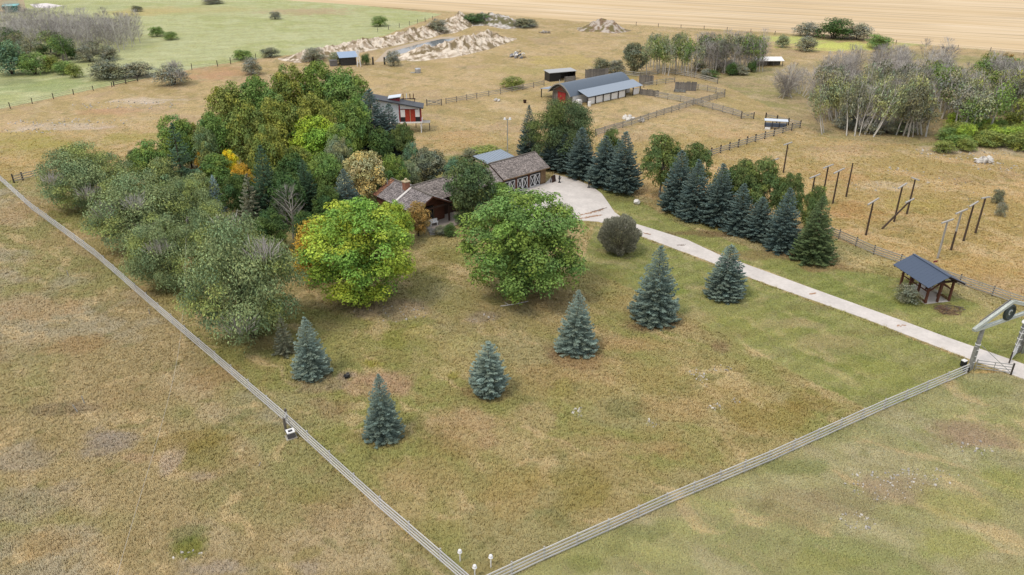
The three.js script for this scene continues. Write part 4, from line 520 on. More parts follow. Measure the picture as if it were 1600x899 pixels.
const pineT = [1, 2, 3].map(s => { const c = crownGeo(700 + s * 9, { leaves: 9000, lobes: 54, size: .055, aspect: .26, lobeR: [.1, .18], low: .14, squash: .7, egg: .3, tints: [[1, 1, 1], [1.2, 1.1, .9], [.8, .9, .95]], spread: .35 }); return { crown: c.geo, trunk: stemGeo(c.B, s + 90, { r0: .026, count: 12, reach: .9 }) }; });
// bare crowns: slender twigs
function twigGeo(seed, { n = 260, from = .25, wid = .5, th = .006, upw = 1 }) {
  const r = rng(seed), L = new Leaves();
  for (let i = 0; i < n; i++) {
    const y = from + (1 - from) * r() * .92, env = wid * Math.sin(Math.PI * clamp((y - from) / (1 - from) * .8 + .15)), a = r() * 6.283, d = r() * .35 * env, x = Math.cos(a) * d, z = Math.sin(a) * d, l = .1 + r() * .16, ax = nrm(Math.cos(a) * env * 2.2 + (r() - .5) * .5, upw * (.5 + r()), Math.sin(a) * env * 2.2 + (r() - .5) * .5), bx = nrm(...crs(ax, sphereDir(r))), b = .75 + r() * .6;
    L.leaf(x + ax[0] * l / 2, Math.min(.98, y + ax[1] * l / 2), z + ax[2] * l / 2, ...ax, ...bx, l, th * (.7 + r()), [b, b, b], .02);
    for (let k = 0; k < 3; k++) { const f = .3 + r() * .7, q = nrm(ax[0] + (r() - .5) * 1.4, ax[1] + (r() - .5) * 1.2, ax[2] + (r() - .5) * 1.4), w = nrm(...crs(q, sphereDir(r))), m = l * (.4 + r() * .3); L.leaf(x + ax[0] * l * f + q[0] * m / 2, Math.min(.98, y + ax[1] * l * f + q[1] * m / 2), z + ax[2] * l * f + q[2] * m / 2, ...q, ...w, m, th * .7, [b * .95, b * .95, b * .97], .02); }
  }
  return L.geo();
}
function poleTrunk(seed, bend = .06, r0 = .014) { const r = rng(seed), gs = [], p = [[0, 0, 0], [(r() - .5) * bend, .35, (r() - .5) * bend], [(r() - .5) * bend * 1.6, .7, (r() - .5) * bend * 1.6], [(r() - .5) * bend * 2, .97, (r() - .5) * bend * 2]]; gs.push(tube(p, r0, r0 * .3, 5, 5)); for (let i = 0; i < 5; i++) { const y = .4 + r() * .45, a = r() * 6.283, l = .1 + r() * .12; gs.push(tube([[p[2][0] * y, y, p[2][2] * y], [p[2][0] * y + Math.cos(a) * l * .5, y + l * .6, p[2][2] * y + Math.sin(a) * l * .5], [p[2][0] * y + Math.cos(a) * l, y + l * 1.3, p[2][2] * y + Math.sin(a) * l]], r0 * .4, r0 * .12, 2, 4)); } const g = mergeGeometries(gs); g.deleteAttribute('uv'); return g; }
const bare = [1, 2, 3, 4].map(s => ({ crown: twigGeo(800 + s, { n: 150, wid: .9, th: .009, from: .12 }), trunk: poleTrunk(810 + s, .16, .021) }));
const airy = [1, 2, 3, 4].map(s => { const c = crownGeo(850 + s * 5, { leaves: 1050, lobes: 26, size: .058, aspect: .55, lobeR: [.13, .24], low: .26, tints: [[1, 1, 1], [1.15, 1.08, .85], [.85, .92, 1]], spread: .4, sub: 4 }); return { crown: c.geo, trunk: poleTrunk(860 + s, .14, .034) }; });
const deadTree = (() => { const r = rng(77), gs = [tube([[0, 0, 0], [.03, .25, 0], [.06, .5, .03], [.12, .75, .02], [.1, 1, .03]], .025, .006, 8, 7)]; for (let i = 0; i < 13; i++) { const y = .25 + r() * .6, a = r() * 6.283, l = .18 + r() * .25; gs.push(tube([[.1 * y, y, .02], [.1 * y + Math.cos(a) * l * .5, y + l * .35, Math.sin(a) * l * .5], [.1 * y + Math.cos(a) * l * 1.1, y + l * .8, Math.sin(a) * l * 1.1]], .011, .003, 3, 5)); } const g = mergeGeometries(gs); g.deleteAttribute('uv'); return { crown: twigGeo(78, { n: 150, wid: .7, th: .005 }), trunk: g }; })();
let treeCount = 0;
function tree(kind, v, name, label, cat, x, z, h, w, leaf, o = {}) {
  const m = kind[v % kind.length], k = treeCount++, t = thing(name, label, cat, x, z, o.turn ?? (k * 2.4) % 6.283, o.group);
  const tr = part(o.trunkName ?? 'trunk', m.trunk, o.bark ?? bark, t), c = part(o.crownName ?? 'crown', m.crown, leaf, t);
  for (const q of [tr, c]) q.scale.set(w, h, w * (o.depth ?? 1)); if (o.lean) { t.rotation.order = 'XYZ'; t.rotation.set(o.lean[1], t.rotation.y, -o.lean[0]); }
  if (o.twigs) for (const [tx, ty, tz, s] of o.twigs) { const d = part('dead_branch', twigPatch, C.twigPale, t); d.position.set(tx * w, ty * h, tz * w); d.scale.setScalar(s); d.rotation.y = -t.rotation.y + k; }
  return t;
}
const twigPatch = (() => { const r = rng(33), L = new Leaves(); for (let i = 0; i < 130; i++) { const o = sphereDir(r).map(q => q * .8 * r()), d = nrm(o[0] + (r() - .5), .5 + r(), o[2] + (r() - .5)), b = nrm(...crs(d, sphereDir(r))), l = .3 + r() * .5, t = .6 + r() * .6; L.leaf(o[0] + d[0] * l / 2, o[1] * .7 + d[1] * l / 2, o[2] + d[2] * l / 2, ...d, ...b, l, .02 + r() * .016, [t, t, t * 1.02], .02); } return L.geo(); })();
// ---- lawn spruces
tree(spruce, 0, 'spruce', 'blue spruce on the lawn nearest the white fence corner', 'spruce', -11.27,-54.61,6.61,3.72, C.sageDark, { turn: .4 });
tree(spruce, 1, 'spruce', 'full blue spruce on the lawn beside the thin sparse spruce', 'spruce', -19.87,-64.45,6.68,4.2, C.sageBlue, { turn: 1.2 });
tree(plump, 0, 'spruce', 'short plump silver-blue spruce in the middle of the lawn', 'spruce', -2.21,-61.33,5.76,4.54, C.sageBlue);
tree(spruce, 2, 'spruce', 'blue spruce standing in a ring of bare brown ground', 'spruce', 6.73,-69.23,7.15,4.71, C.sageBlue, { turn: 2 });
tree(spruce, 1, 'spruce', 'tallest blue spruce on the lawn, between round bush and drive', 'spruce', 16.03,-75.89,9.19,6.07, C.sageDark, { turn: 3.3 });
tree(plump, 1, 'spruce', 'dense blue spruce beside the drive, across from the spruce row', 'spruce', 25.38,-81.57,6.74,5.5, C.sageDark, { turn: 2.2 });
tree(thin, 0, 'spruce', 'thin sparse grey spruce at the edge of the willowy tree', 'spruce', -23.64,-68.59,4.71,2.67, C.drab);
// ---- spruce rows beyond the drive
const rowG = 'blue spruces in the row beyond the drive', rowL = 'blue spruce in the close row beyond the drive';
for (const [i, a] of [[24.98,-109.91,9.71,5.85], [27,-106.99,9.15,6.49], [29.88,-104.69,9.3,5.81], [32.3,-101.75,7.37,5.31], [34.31,-99.18,6.24,5.02], [36.57,-95.83,8.77,5.75]].entries()) tree(i % 2 ? spruce : raised, i, 'spruce', rowL, 'spruce', ...a, [C.blueDark, C.blueDark, C.blueDark, C.blueDark, C.blueDark, C.blueDark][i], { group: rowG });
tree(spruce, 0, 'spruce', 'dark green spruce ending the row beside the pale rail fence', 'spruce', 39.52,-92.06,9.06,6.07, C.evergreen);
const apG = 'blue spruces beside the concrete apron', apL = 'blue spruce with bare lower trunk beside the concrete apron';
for (const [i, a] of [[7.01,-130.72,7.33,4.98], [9.43,-129.63,6.95,5.84], [11.73,-126.11,8.77,6.14], [15.22,-121.78,8.55,6.38], [17.9,-118.61,10.13,6.45]].entries()) tree(raised, i, 'spruce', apL, 'spruce', ...a, C.blueDark, { group: apG });
tree(spruce, 2, 'spruce', 'blue spruce half hidden behind the round green tree by the garage', 'spruce', 3.12,-140.02,9.23,4.56, C.blueDark);
const piG = 'pines behind the spruce row', piL = 'olive green pine standing behind the spruce row';
for (const [i, a] of [[23.52,-116.18,10.09,7.16], [27.82,-113.26,10.01,5.7], [33.44,-106.47,9.5,5.89], [35.8,-103.45,10.24,6.49], [38.31,-100.8,9.25,4.72], [40.53,-96.71,8.91,3.68], [16.58,-124.41,8.9,4.88], [31.67,-108.57,7.31,4.83]].entries()) tree(pineT, i, 'pine', piL, 'pine', ...a, C.pine, { group: piG, bark: greyBark });
// ---- big trees on the lawn and at the house
tree(big, 0, 'maple_tree', 'large round green tree in the middle of the lawn', 'tree', 1.15,-81.73,13.06,14.7, C.green, { turn: .9 });
tree(big, 1, 'maple_tree', 'large round yellow-green tree before the house', 'tree', -17.59,-80.74,12.51,13.35, C.yellowGreen, { turn: 2.1 });
tree(shrub, 1, 'amber_shrub', 'amber-leaved small tree tucked against the yellow-green tree', 'shrub', -24.46,-85.56,7.51,5.24, C.amber);
tree(medium, 2, 'maple_tree', 'small yellow-green tree against the house wall under the chimney', 'tree', -15.79,-96.71,6.32,5.09, C.yellowGreen);
tree(medium, 0, 'ash_tree', 'grey-green tree standing before the middle of the house roof', 'tree', -5.95,-105.7,9.55,7.93, C.evergreen);
tree(medium, 1, 'ash_tree', 'small bright green tree beside the first garage door', 'tree', -1.77,-111.01,4.22,3.94, C.green);
tree(column, 0, 'cedar_shrub', 'upright olive-brown shrub beside the porch gable', 'shrub', -13.18,-100.1,5.07,3.61, C.rusty);
tree(shrub, 2, 'garden_shrub', 'small dark green shrub at the patio edge', 'shrub', -8.65,-99.87,2.03,1.98, C.deep); tree(shrub, 0, 'garden_shrub', 'low brownish shrub at the patio edge', 'shrub', -9.8,-100.8,1.17,2.72, C.drab);
tree(shrub, 1, 'garden_shrub', 'broad grey-green shrub under the tree at the patio end', 'shrub', -7.28,-104.19,2.19,2.8, C.deep);
tree(fineBush, 0, 'round_bush', 'round grey-green bush beside the bend of the drive', 'bush', 14.27,-94.34,5.42,5.67, C.greyBush); 
tree(shrub, 1, 'low_shrub', 'low green shrub at the foot of the small shelter', 'shrub', 46.56,-80.41,1.94,3.17, C.drab);
tree(willow, 0, 'willow_tree', 'large round green tree behind the garage, by the apron spruces', 'tree', 8.72,-132.94,12.1,13.08, C.evergreen);
// ---- greyish shelterbelt along the white fence
const sh = (v, label, a, leaf, o) => tree(willow, v, 'shelterbelt_tree', label, 'tree', ...a, leaf, o);
sh(0, 'shelterbelt tree at the end of the belt by the short grey fence', [-64.89,-112.12,9.74,14.49], C.greyGreen, { turn: 0, twigs: [[-.14, .6, .36, 1.8], [.22, .4, .4, 2.2]] });
sh(1, 'shelterbelt tree with pale dead branches in its crown', [-49.46,-95.83,10.52,14.28], C.greyGreen, { turn: 0, twigs: [[.12, .74, .3, 2], [-.18, .62, .26, 2.2], [.2, .4, .4, 2]] });
sh(2, 'shelterbelt tree overhanging the dark shaded grass by the fence', [-41.55,-83.78,9.19,10.15], C.greyGreen, { turn: 0, twigs: [[.1, .7, .32, 1.8]] });
sh(1, 'largest grey-green willowy tree of the shelterbelt', [-28.29,-72.03,13.66,13.04], C.greyGreen, { turn: 0, twigs: [[.08, .3, .4, 2.2], [.28, .8, .2, 2.2]] });
sh(0, 'yellowish shelterbelt tree behind the largest willowy one', [-36.67,-88.33,9.24,8.47], C.greyGreen, { turn: 0, twigs: [[.26, .74, .24, 2.4]] });
sh(2, 'shelterbelt tree filling the gap between the belt and the blue spruce', [-44.53,-98.49,9.29,9.26], C.greyGreen, {});
sh(0, 'small dark shelterbelt tree behind the end of the belt', [-64.45,-127.85,4.44,3.99], C.deep, {});
// ---- conifers inside the grove
tree(thin, 1, 'spruce', 'tall sparse dark spruce in the grove', 'spruce', -51.49,-115,12.48,7.91, C.spruceGreen); tree(spruce, 0, 'spruce', 'small bright blue spruce in the grove', 'spruce', -44.6,-109.37,6.07,2.91, C.blueSilver); tree(thin, 0, 'spruce', 'sparse grey spruce beside the bright blue one', 'spruce', -37.07,-102.71,8.44,5.35, C.drab);
tree(spruce, 1, 'spruce', 'dark spruce in the grove behind the bare pale tree', 'spruce', -35.08,-104.19,12.12,6.16, C.spruceGreen); tree(spruce, 2, 'spruce', 'second dark spruce in the grove behind the bare pale tree', 'spruce', -31.03,-109.91,8.25,5.07, C.spruceGreen);
tree(spruce, 0, 'spruce', 'blue-green spruce before the tan-leaved tree', 'spruce', -24.08,-105.7,8.23,5.85, C.blueDark); tree(spruce, 1, 'spruce', 'blue spruce against the shed with red doors', 'spruce', -25.92,-140.02,12.11,10.56, C.blueDark); tree(spruce, 2, 'spruce', 'smaller blue spruce below the wall of the red-door shed', 'spruce', -22.56,-140.02,9.58,7.44, C.blueDark);
tree(pineT, 1, 'pine', 'green pine below the red-door shed', 'pine', -19.66,-136.01,6.85,5.15, C.pine); tree(column, 1, 'shrub_tree', 'dark column of evergreen shrub below the red-door shed', 'shrub', -23.29,-133.7,6.54,5.07, C.deep);
tree([deadTree], 0, 'bare_tree', 'bare pale tree standing in the grove clearing', 'tree', -30.57,-98.95,7.69,5.54, C.twig, { bark: std([.3, .28, .25], .9), crownName: 'twigs', turn: 0 });
// ---- tall mixed grove behind the house
const gr = (v, label, a, leaf, o) => tree(medium, v, 'grove_tree', label, 'tree', ...a, leaf, o);
for (const [i, a] of [[-53.41,-144.98,12,9.3], [-48.51,-148.25,13,8.97], [-44.78,-154.53,13.5,8.8], [-39.05,-155.87,13.5,9.13], [-32.76,-153.27,13,10], [-44.78,-128.33,12.5,7.46], [-40.01,-131.16,12.5,8.05], [-34.37,-132.12,12.5,8.1], [-28.33,-135.6,11.5,7.42], [-50.38,-128.34,11,6.86], [-38.29,-116.49,11.5,6.28]].entries()) { const o = [1, 0, 1, 0, 0, 1, 1, 1, 0, 0, 1][i]; gr(i, o ? 'tall olive-yellow poplar in the grove' : 'tall green poplar in the grove', a, o ? C.olive : C.mid, { group: o ? 'olive-yellow poplars of the grove' : 'green poplars of the grove' }); }
gr(2, 'green tree at the pasture end of the grove', [-57.1,-128.03,10,7.08], C.mid); gr(1, 'pale green leaning tree beside the sparse dark spruce', [-51.42,-126.04,9,4.89], C.greyGreen); gr(3, 'bright lime green willow in the middle of the grove', [-34.03,-129.16,9.5,8.89], C.lime); gr(0, 'grey-leaved tree beside the lime green willow', [-28.62,-122.63,8,4.58], C.sage);
gr(1, 'tan and straw coloured tree behind the house chimney', [-22.79,-111.99,9,8.04], C.tan); gr(2, 'small yellow tree glowing in the grove', [-46.14,-121.44,6,3.53], C.yellow); gr(3, 'small orange tree beside the yellow one', [-41.7,-113.95,6,3.74], C.amber); gr(0, 'small orange-leaved tree behind the sparse dark spruce', [-52.59,-126.69,5,2.6], C.amber);
gr(3, 'green tree behind the house roof ridge', [-18.61,-115.33,7,4.95], C.mid); gr(0, 'brownish green tree behind the house roof', [-13.67,-121.19,6.5,6.63], C.drab); gr(2, 'dark tree between house roof and red-door shed', [-16.47,-122.4,7,3.75], C.teal); gr(1, 'pale-topped tree beside the vent pipe', [-16.27,-118.2,5.5,4.07], C.sage); gr(1, 'dark green filler tree in the grove shade', [-34.18,-114.02,8,5.86], C.deep); gr(2, 'dark green tree under the poplars', [-28.68,-126.04,9,6.37], C.mid);
gr(0, 'bushy green tree between house and outbuilding', [-9.04,-119.57,5.5,4.52], C.teal); tree(shrub, 0, 'shrub_clump', 'dark shrub clump along the paddock behind the outbuilding', 'shrub', -4.73,-137.59,1.94,6.62, C.olive); tree(shrub, 2, 'shrub_clump', 'olive shrub clump in front of the tan paddock', 'shrub', -7.61,-136.01,1.92,4.21, C.drab);
// understorey that closes the grove
for (const [i, [label, a, leaf]] of [['dark leafy tree between the two dark grove spruces', [-32.47,-104.19,8.15,6.16], C.deep], ['green understorey tree beside the small yellow tree', [-47.34,-118.61,6.42,5.83], C.mid], ['grey-green understorey tree behind the bright blue spruce', [-46.64,-109.91,6.29,5.27], C.greyGreen], ['dark understorey tree behind the sparse grey spruce', [-40.5,-107.77,6.4,5.76], C.deep], ['dark thicket tree at the foot of the bare pale tree', [-32.15,-94.97,5.71,5.01], C.deep], ['dark thicket tree beside the amber shrub', [-27.39,-94.55,6.05,3.96], C.deep], ['green tree at the back of the shelterbelt end', [-58.79,-119.86,7.94,6.3], C.mid], ['green tree joining shelterbelt and grove', [-53.63,-113.26,7.03,5.8], C.greyGreen], ['green tree between lime willow and tan tree', [-28.4,-112.69,8.4,5.98], C.mid], ['olive tree hiding the foot of the lime green willow', [-34.34,-118.61,7.67,6.24], C.olive], ['green tree below the tan-leaved tree', [-21.01,-113.26,5.81,4.6], C.greyGreen], ['dark tree closing the grove behind the blue-green spruce', [-26.59,-104.19,5.87,4.67], C.deep], ['olive tree at the foot of the tall poplars', [-56.81,-131.45,8.25,7.04], C.olive], ['green tree at the foot of the tall poplars', [-45.45,-131.45,6.46,6.82], C.mid]].entries()) gr(i, label, a, leaf);
// ---- scattered bushes of the pastures
const bush = (v, label, a, leaf, o = {}) => tree(shrub, v, 'pasture_bush', label, 'bush', ...a, leaf, o);
bush(0, 'broad dark bush with grey dead twigs in the tan pasture', [-87.51,-201.39,5.02,8.95], C.greyBush, { turn: 0, twigs: [[.3, .5, .35, 2.6], [.1, .9, 0, 2.4]] }); bush(1, 'wide grey-green bush behind the dark rail fence', [-108.23,-209.53,4.52,10.31], C.drab); bush(2, 'grey-green bush joined to the wide one behind the dark rail fence', [-101.24,-211.23,3.88,9.35], C.greyBush);
bush(0, 'green bush at the corner of the hayfield', [-122.6,-214.7,3.42,5.97], C.mid); bush(1, 'small yellow-green bush beside the hayfield corner', [-117.77,-210.37,3.53,4.48], C.olive); bush(2, 'large teal green bush at the hayfield edge', [-137.01,-214.7,8.47,10.54], C.teal); bush(0, 'dark green bush under the bare aspens', [-130.86,-214.7,5.45,8.08], C.mid); bush(2, 'olive bush beside the large teal one', [-128.03,-218.28,4.5,6.06], C.olive);
bush(1, 'grey twiggy bush before the bare aspens', [-125.3,-233.76,4.4,6.83], C.greyBush); bush(2, 'pale grey twiggy bush beside the bare aspens', [-120.58,-235.83,4.07,6.51], C.greyBush); bush(0, 'round green bush at the bare aspen grove end', [-125.08,-281.43,3.23,5.86], C.mid); bush(1, 'small round green bush in the hayfield by the aspens', [-117.09,-274.35,2.53,5.28], C.mid);
bush(2, 'low green bush beside the dark post fence', [-80.91,-236.88,2.79,6.92], C.mid); bush(0, 'low grey bush at the end of the dark post fence', [-73.85,-241.17,2.65,6.25], C.drab); bush(1, 'dark grey bush behind the grove', [-71.14,-214.7,4.1,5.97], C.greyBush); bush(0, 'round lone bush in the middle of the hayfield', [-95.8,-326.45,2.94,5.18], C.greyBush); bush(1, 'round dark bush in the hayfield above the sand banks', [-50.29,-306.58,3.48,6.84], C.mid); bush(2, 'lone dark bush at the far side of the hayfield', [-162.47,-351.06,2.36,5.55], C.drab); bush(2, 'wide low bush at the far edge of the hayfield', [-139.35,-379.43,2.53,10.74], C.greyBush);
bush(0, 'grey bush beside the pond shore', [-34.16,-226.75,4.11,4.8], C.greyBush); bush(1, 'bush on the sand bank above the pond', [-27.02,-288.87,4.62,7.85], C.greyBush); bush(2, 'dark bush against the blue-roofed hut', [-42.43,-228.71,3.07,3.35], C.deep); bush(0, 'grey bush before the blue-roofed hut', [-51.56,-229.7,3.26,3.74], C.sage); bush(1, 'twiggy bush on the sand bank beside the blue-roofed hut', [-58.85,-233.76,3.67,7.59], C.greyBush); bush(0, 'bush at the top of the far sand bank', [-13.96,-313.54,3.55,12.46], C.deep); bush(2, 'low bush beside the far sand bank', [4.86,-304.89,3,11.17], C.drab); bush(1, 'low green weed clump in the paddock beside the fence', [0.32,-196.78,2.71,6.49], C.olive);
bush(0, 'dark bush cluster on the harvested field edge', [104.63,-282.89,4.32,9.96], C.greyBush); bush(1, 'tall dark bush in the cluster on the harvested field edge', [111.53,-277.14,6.34,14.22], C.deep); bush(2, 'grey bush ending the cluster on the harvested field edge', [119.41,-275.74,4.85,11.5], C.greyBush); bush(0, 'round green bush beside the bright weed strip', [118.46,-257.39,3.98,8.71], C.mid); bush(1, 'round grey bush below the bright weed strip', [93.37,-251.37,4.29,7.31], C.greyBush); bush(2, 'small green bush in the bright weed strip', [87.94,-258.62,3.8,5], C.sage);
bush(0, 'small dark shrub beside a crossbar pole', [75.75,-113.26,2.31,2], C.drab); bush(1, 'small grey twiggy shrub beside the small dark one', [73.23,-107.77,2.04,1.73], C.greyBush);
bush(2, 'dark bush at the near end of the aspen stand behind the barn', [24.96,-218.28,3.47,6.06], C.drab); bush(0, 'grey-green bush beside the aspen stand behind the barn', [28.67,-216.48,3.45,4.96], C.greyBush);
gr(1, 'leafy green tree at the end of the aspen stand behind the barn', [33.37,-214.7,8.47,7.73], C.drab);
// ---- aspen stands
{
  const hues = new Map([[C.aspen, 'pale green'], [C.mid, 'fresh green'], [C.drab, 'dull green'], [C.sage, 'sage green'], [C.deep, 'dark green'], [C.olive, 'olive'], [C.twig, 'dark grey'], [C.twigPale, 'pale grey'], [C.greyBush, 'grey-green'], [C.yellowGreen, 'bright yellow-green']]), r = rng(4242), add = (kind, n, box4, hr, wr, leaf, label, group, lean, name, bk = paleBark) => { for (let i = 0; i < n; i++) { const [x0, z0, x1, z1, x2, z2, x3, z3] = box4, u = (i * .618034 + r() * .05) % 1, v = (i * .7548777 + r() * .1) % 1, xa = lerp(lerp(x0, x1, u), lerp(x3, x2, u), v), za = lerp(lerp(z0, z1, u), lerp(z3, z2, u), v); const lf = leaf[i % leaf.length], hue = hues.get(lf); tree(kind, i, name, hue + ' ' + label, 'tree', xa, za, lerp(...hr, r()), lerp(...wr, r()), lf, { group: hue + ' ' + group, bark: bk, crownName: kind === bare ? 'twigs' : 'crown', lean: [(lean + (r() - .5) * .16), (r() - .5) * .14] }); } };
  add(bare, 110, [-161.62,-246.74, -123.76,-249.04, -122.98,-271.6, -191.41,-308.3], [7, 10], [4.5, 7], [C.twig, C.twigPale], 'bare aspen in the stand beside the hayfield', 'bare aspens beside the hayfield', 0, 'bare_aspen');
  add(airy, 12, [-156.31,-237.94, -128.91,-229.7, -129.49,-242.27, -169.71,-263.67], [5, 8], [6, 8], [C.mid, C.drab, C.deep], 'leafy aspen among the bare ones beside the hayfield', 'leafy aspens beside the hayfield', 0, 'aspen', greyBark);
  add(airy, 24, [36.26,-212.95, 48.11,-211.23, 52.01,-223.86, 38.99,-225.78], [8, 10.5], [3.6, 5], [C.aspen, C.sage, C.mid], 'slender white-stemmed aspen in the stand behind the corral', 'white-stemmed aspens behind the corral', 0, 'aspen');
  add(bare, 40, [48.1,-209.53, 69.9,-216.48, 75.6,-235.83, 54.18,-229.7], [6.5, 9.5], [4, 6], [C.twig, C.twigPale], 'bare aspen at the thin end of the stand behind the corral', 'bare aspens behind the corral', 0, 'bare_aspen');
  add(airy, 14, [49.69,-212.95, 68.65,-218.28, 73.45,-231.71, 53.33,-225.78], [7.5, 10], [4.5, 6], [C.sage, C.drab, C.mid], 'leafy aspen at the thin end of the stand behind the corral', 'leafy aspens behind the corral', 0, 'aspen');
  add(airy, 64, [62.3,-152.43, 82.01,-149.61, 94.4,-173.88, 72.62,-173.88], [8.5, 12], [4, 5.8], [C.aspen, C.drab, C.sage, C.greyBush], 'leaning white-stemmed aspen in the grove beyond the pole paddock', 'aspens of the grove beyond the pole paddock', .3, 'aspen');
  add(bare, 80, [62.24,-182.7, 100.85,-184.03, 121.26,-218.28, 93.1,-214.7], [6.5, 9.5], [4, 6], [C.twig, C.twigPale], 'leaning bare aspen behind the leafy grove', 'bare aspens behind the leafy grove', .22, 'bare_aspen');
  add(bare, 44, [62.56,-152.43, 82.46,-150.54, 94.4,-173.88, 72.62,-173.88], [8, 11.5], [4, 5.5], [C.twig, C.twigPale], 'bare leaning aspen among the leafy ones beyond the pole paddock', 'bare aspens among the leafy grove', .3, 'bare_aspen');
  add(airy, 60, [82.04,-151.01, 109.17,-153.39, 142.74,-207.03, 104.77,-195.29], [7, 10], [5.5, 7.5], [C.drab, C.sage, C.greyBush, C.olive, C.mid], 'aspen in the thick end of the grove toward the harvested field', 'aspens at the thick end of the grove', .1, 'aspen');
  add(bare, 50, [83.18,-153.39, 110.7,-155.84, 135.4,-195.29, 106.38,-195.29], [7, 10], [4, 6], [C.twig, C.twigPale], 'bare aspen at the thick end of the grove', 'bare aspens at the thick end of the grove', .14, 'bare_aspen');
  const under = (n, box4, leaf, label, group) => { for (let i = 0; i < n; i++) { const [x0, z0, x1, z1, x2, z2, x3, z3] = box4, u = (i + r()) / n, v = r(); tree(shrub, i, 'thicket_shrub', hues.get(leaf[i % leaf.length]) + ' ' + label, 'shrub', lerp(lerp(x0, x1, u), lerp(x3, x2, u), v), lerp(lerp(z0, z1, u), lerp(z3, z2, u), v), 2 + r() * 1.6, 3.4 + r() * 2.4, leaf[i % leaf.length], { group: hues.get(leaf[i % leaf.length]) + ' ' + group }); } };
  under(30, [80.82,-140.85, 98.4,-140.02, 110.87,-160.42, 90.89,-158.35], [C.olive, C.mid, C.yellowGreen, C.olive], 'thicket shrub at the foot of the grove', 'thicket at the foot of the grove');
  under(7, [65.56,-151.48, 80.14,-152.43, 86.53,-160.42, 71.54,-163.61], [C.greyBush, C.sage], 'undergrowth shrub beneath the leaning aspens', 'undergrowth beneath the leaning aspens');
  under(9, [49.82,-209.53, 63.1,-207.85, 67.76,-218.28, 52.11,-220.11], [C.drab, C.greyBush, C.deep], 'undergrowth shrub at the corral aspens', 'undergrowth at the corral aspens'); add(bare, 16, [63.83,-185.37, 70.59,-184.03, 73.96,-193.81, 67.56,-193.81], [6, 8.5], [3.5, 5], [C.twig, C.twigPale], 'half-fallen aspen leaning far over at the grove corner', 'half-fallen aspens at the grove corner', .75, 'bare_aspen'); under(10, [-151.88,-233.76, -119.64,-237.94, -125.85,-251.37, -162.38,-251.37], [C.deep, C.drab, C.greyBush], 'undergrowth shrub beneath the bare aspens', 'undergrowth beneath the bare aspens');
  gr(0, 'rust orange tree at the edge of the grove near the harvested field', [133.55,-212.95,5.75,5.23], C.rusty);
}
// ---------------------------------------------------------------- sand banks, pond, hut and clutter beyond
function bank(name, label, pts, w, h, seed, mats) { // a heap along a line, gullied and overgrown in places
  const L = []; let tot = 0; for (let i = 0; i + 1 < pts.length; i++) { L.push(tot); tot += Math.hypot(pts[i + 1][0] - pts[i][0], pts[i + 1][1] - pts[i][1]); } L.push(tot);
  const n = Math.max(40, Math.round(tot / .42)), m = 40, P = [], Cc = [], I = [], ox = pts[0][0], oz = pts[0][1];
  for (let i = 0; i <= n; i++) { const s = -w + (tot + 2 * w) * i / n; let k = 0; while (k < L.length - 2 && L[k + 1] < s) k++; const f = (s - L[k]) / (L[k + 1] - L[k]), x = lerp(pts[k][0], pts[k + 1][0], f), z = lerp(pts[k][1], pts[k + 1][1], f), dx = pts[k + 1][0] - pts[k][0], dz = pts[k + 1][1] - pts[k][1], l = Math.hypot(dx, dz);
    for (let j = 0; j <= m; j++) { const v = (j / m * 2 - 1) * w, px = x - dz / l * v, pz = z + dx / l * v, endf = smooth(-w, w * .4, s) * smooth(tot + w, tot - w * .4, s), q = 1 - Math.abs(v) / w, nn = fbm(px * .14 + seed, pz * .14, 5), rg = Math.abs(fbm(px * .3 + seed * 3, pz * .3, 4) - .5) * 2; const y = h * Math.pow(clamp(q), .9) * endf * (.2 + 1.1 * nn) * (1 - .55 * rg) + (q > .05 ? ((fbm(px * .8, pz * .8, 4) - .5) * 1.3 - Math.abs(fbm(px * 1.1 + 70, pz * 1.1, 3) - .5) * 1.8 + .3) * clamp(q * 3) * endf : 0); P.push(px - ox, Math.max(-.05, y - .04), pz - oz); const t = smooth(.44, .58, fbm(px * 1.1 + 9, pz * 1.1 + seed, 4)), g = smooth(.52, .6, fbm(px * .55 + 50, pz * .55 + seed, 4)); for (let c = 0; c < 3; c++) Cc.push(lerp(lerp(mats[0][c], mats[1][c], t), mats[2][c], g)); } }
  for (let i = 0; i < n; i++) for (let j = 0; j < m; j++) { const a = i * (m + 1) + j, b = a + m + 1; I.push(a, b, a + 1, b, b + 1, a + 1); }
  const g = new THREE.BufferGeometry(); g.setAttribute('position', new THREE.Float32BufferAttribute(P, 3)); g.setAttribute('color', new THREE.Float32BufferAttribute(Cc, 3)); g.setIndex(I); g.computeVertexNormals();
  const o = shade(new THREE.Mesh(g, new THREE.MeshStandardMaterial({ vertexColors: true, roughness: 1, side: THREE.DoubleSide }))); o.name = numbered(name); o.position.set(ox, 0, oz); scene.add(o); tag(o, label, 'mound'); return o;
}
const sand = [S(236, 222, 202), S(186, 166, 142), S(138, 120, 86)];
bank('sand_bank', 'long pale sand bank between hayfield and pond', [[-63.68,-237.94], [-52.77,-251.37], [-42.82,-266.27], [-33.64,-279.99], [-28.27,-295.08]], 6, 3.6, 3, sand);
bank('sand_bank', 'pale sand bank on the barn side of the pond', [[-28.45,-242.27], [-21.95,-246.74], [-13.54,-258.62], [-6.6,-274.35]], 7.5, 4, 8, sand);
bank('sand_bank', 'tall sand bank at the far end of the pond', [[-25.91,-295.08], [-21.59,-308.3], [-19.76,-318.95]], 7, 4, 12, sand);
bank('sand_bank', 'grey-white spoil heap by the harvested field', [[-13.78,-315.33], [-6.3,-317.13], [0,-308.3]], 8, 4.4, 17, [S(214, 208, 202), S(150, 136, 118), S(112, 108, 70)]);
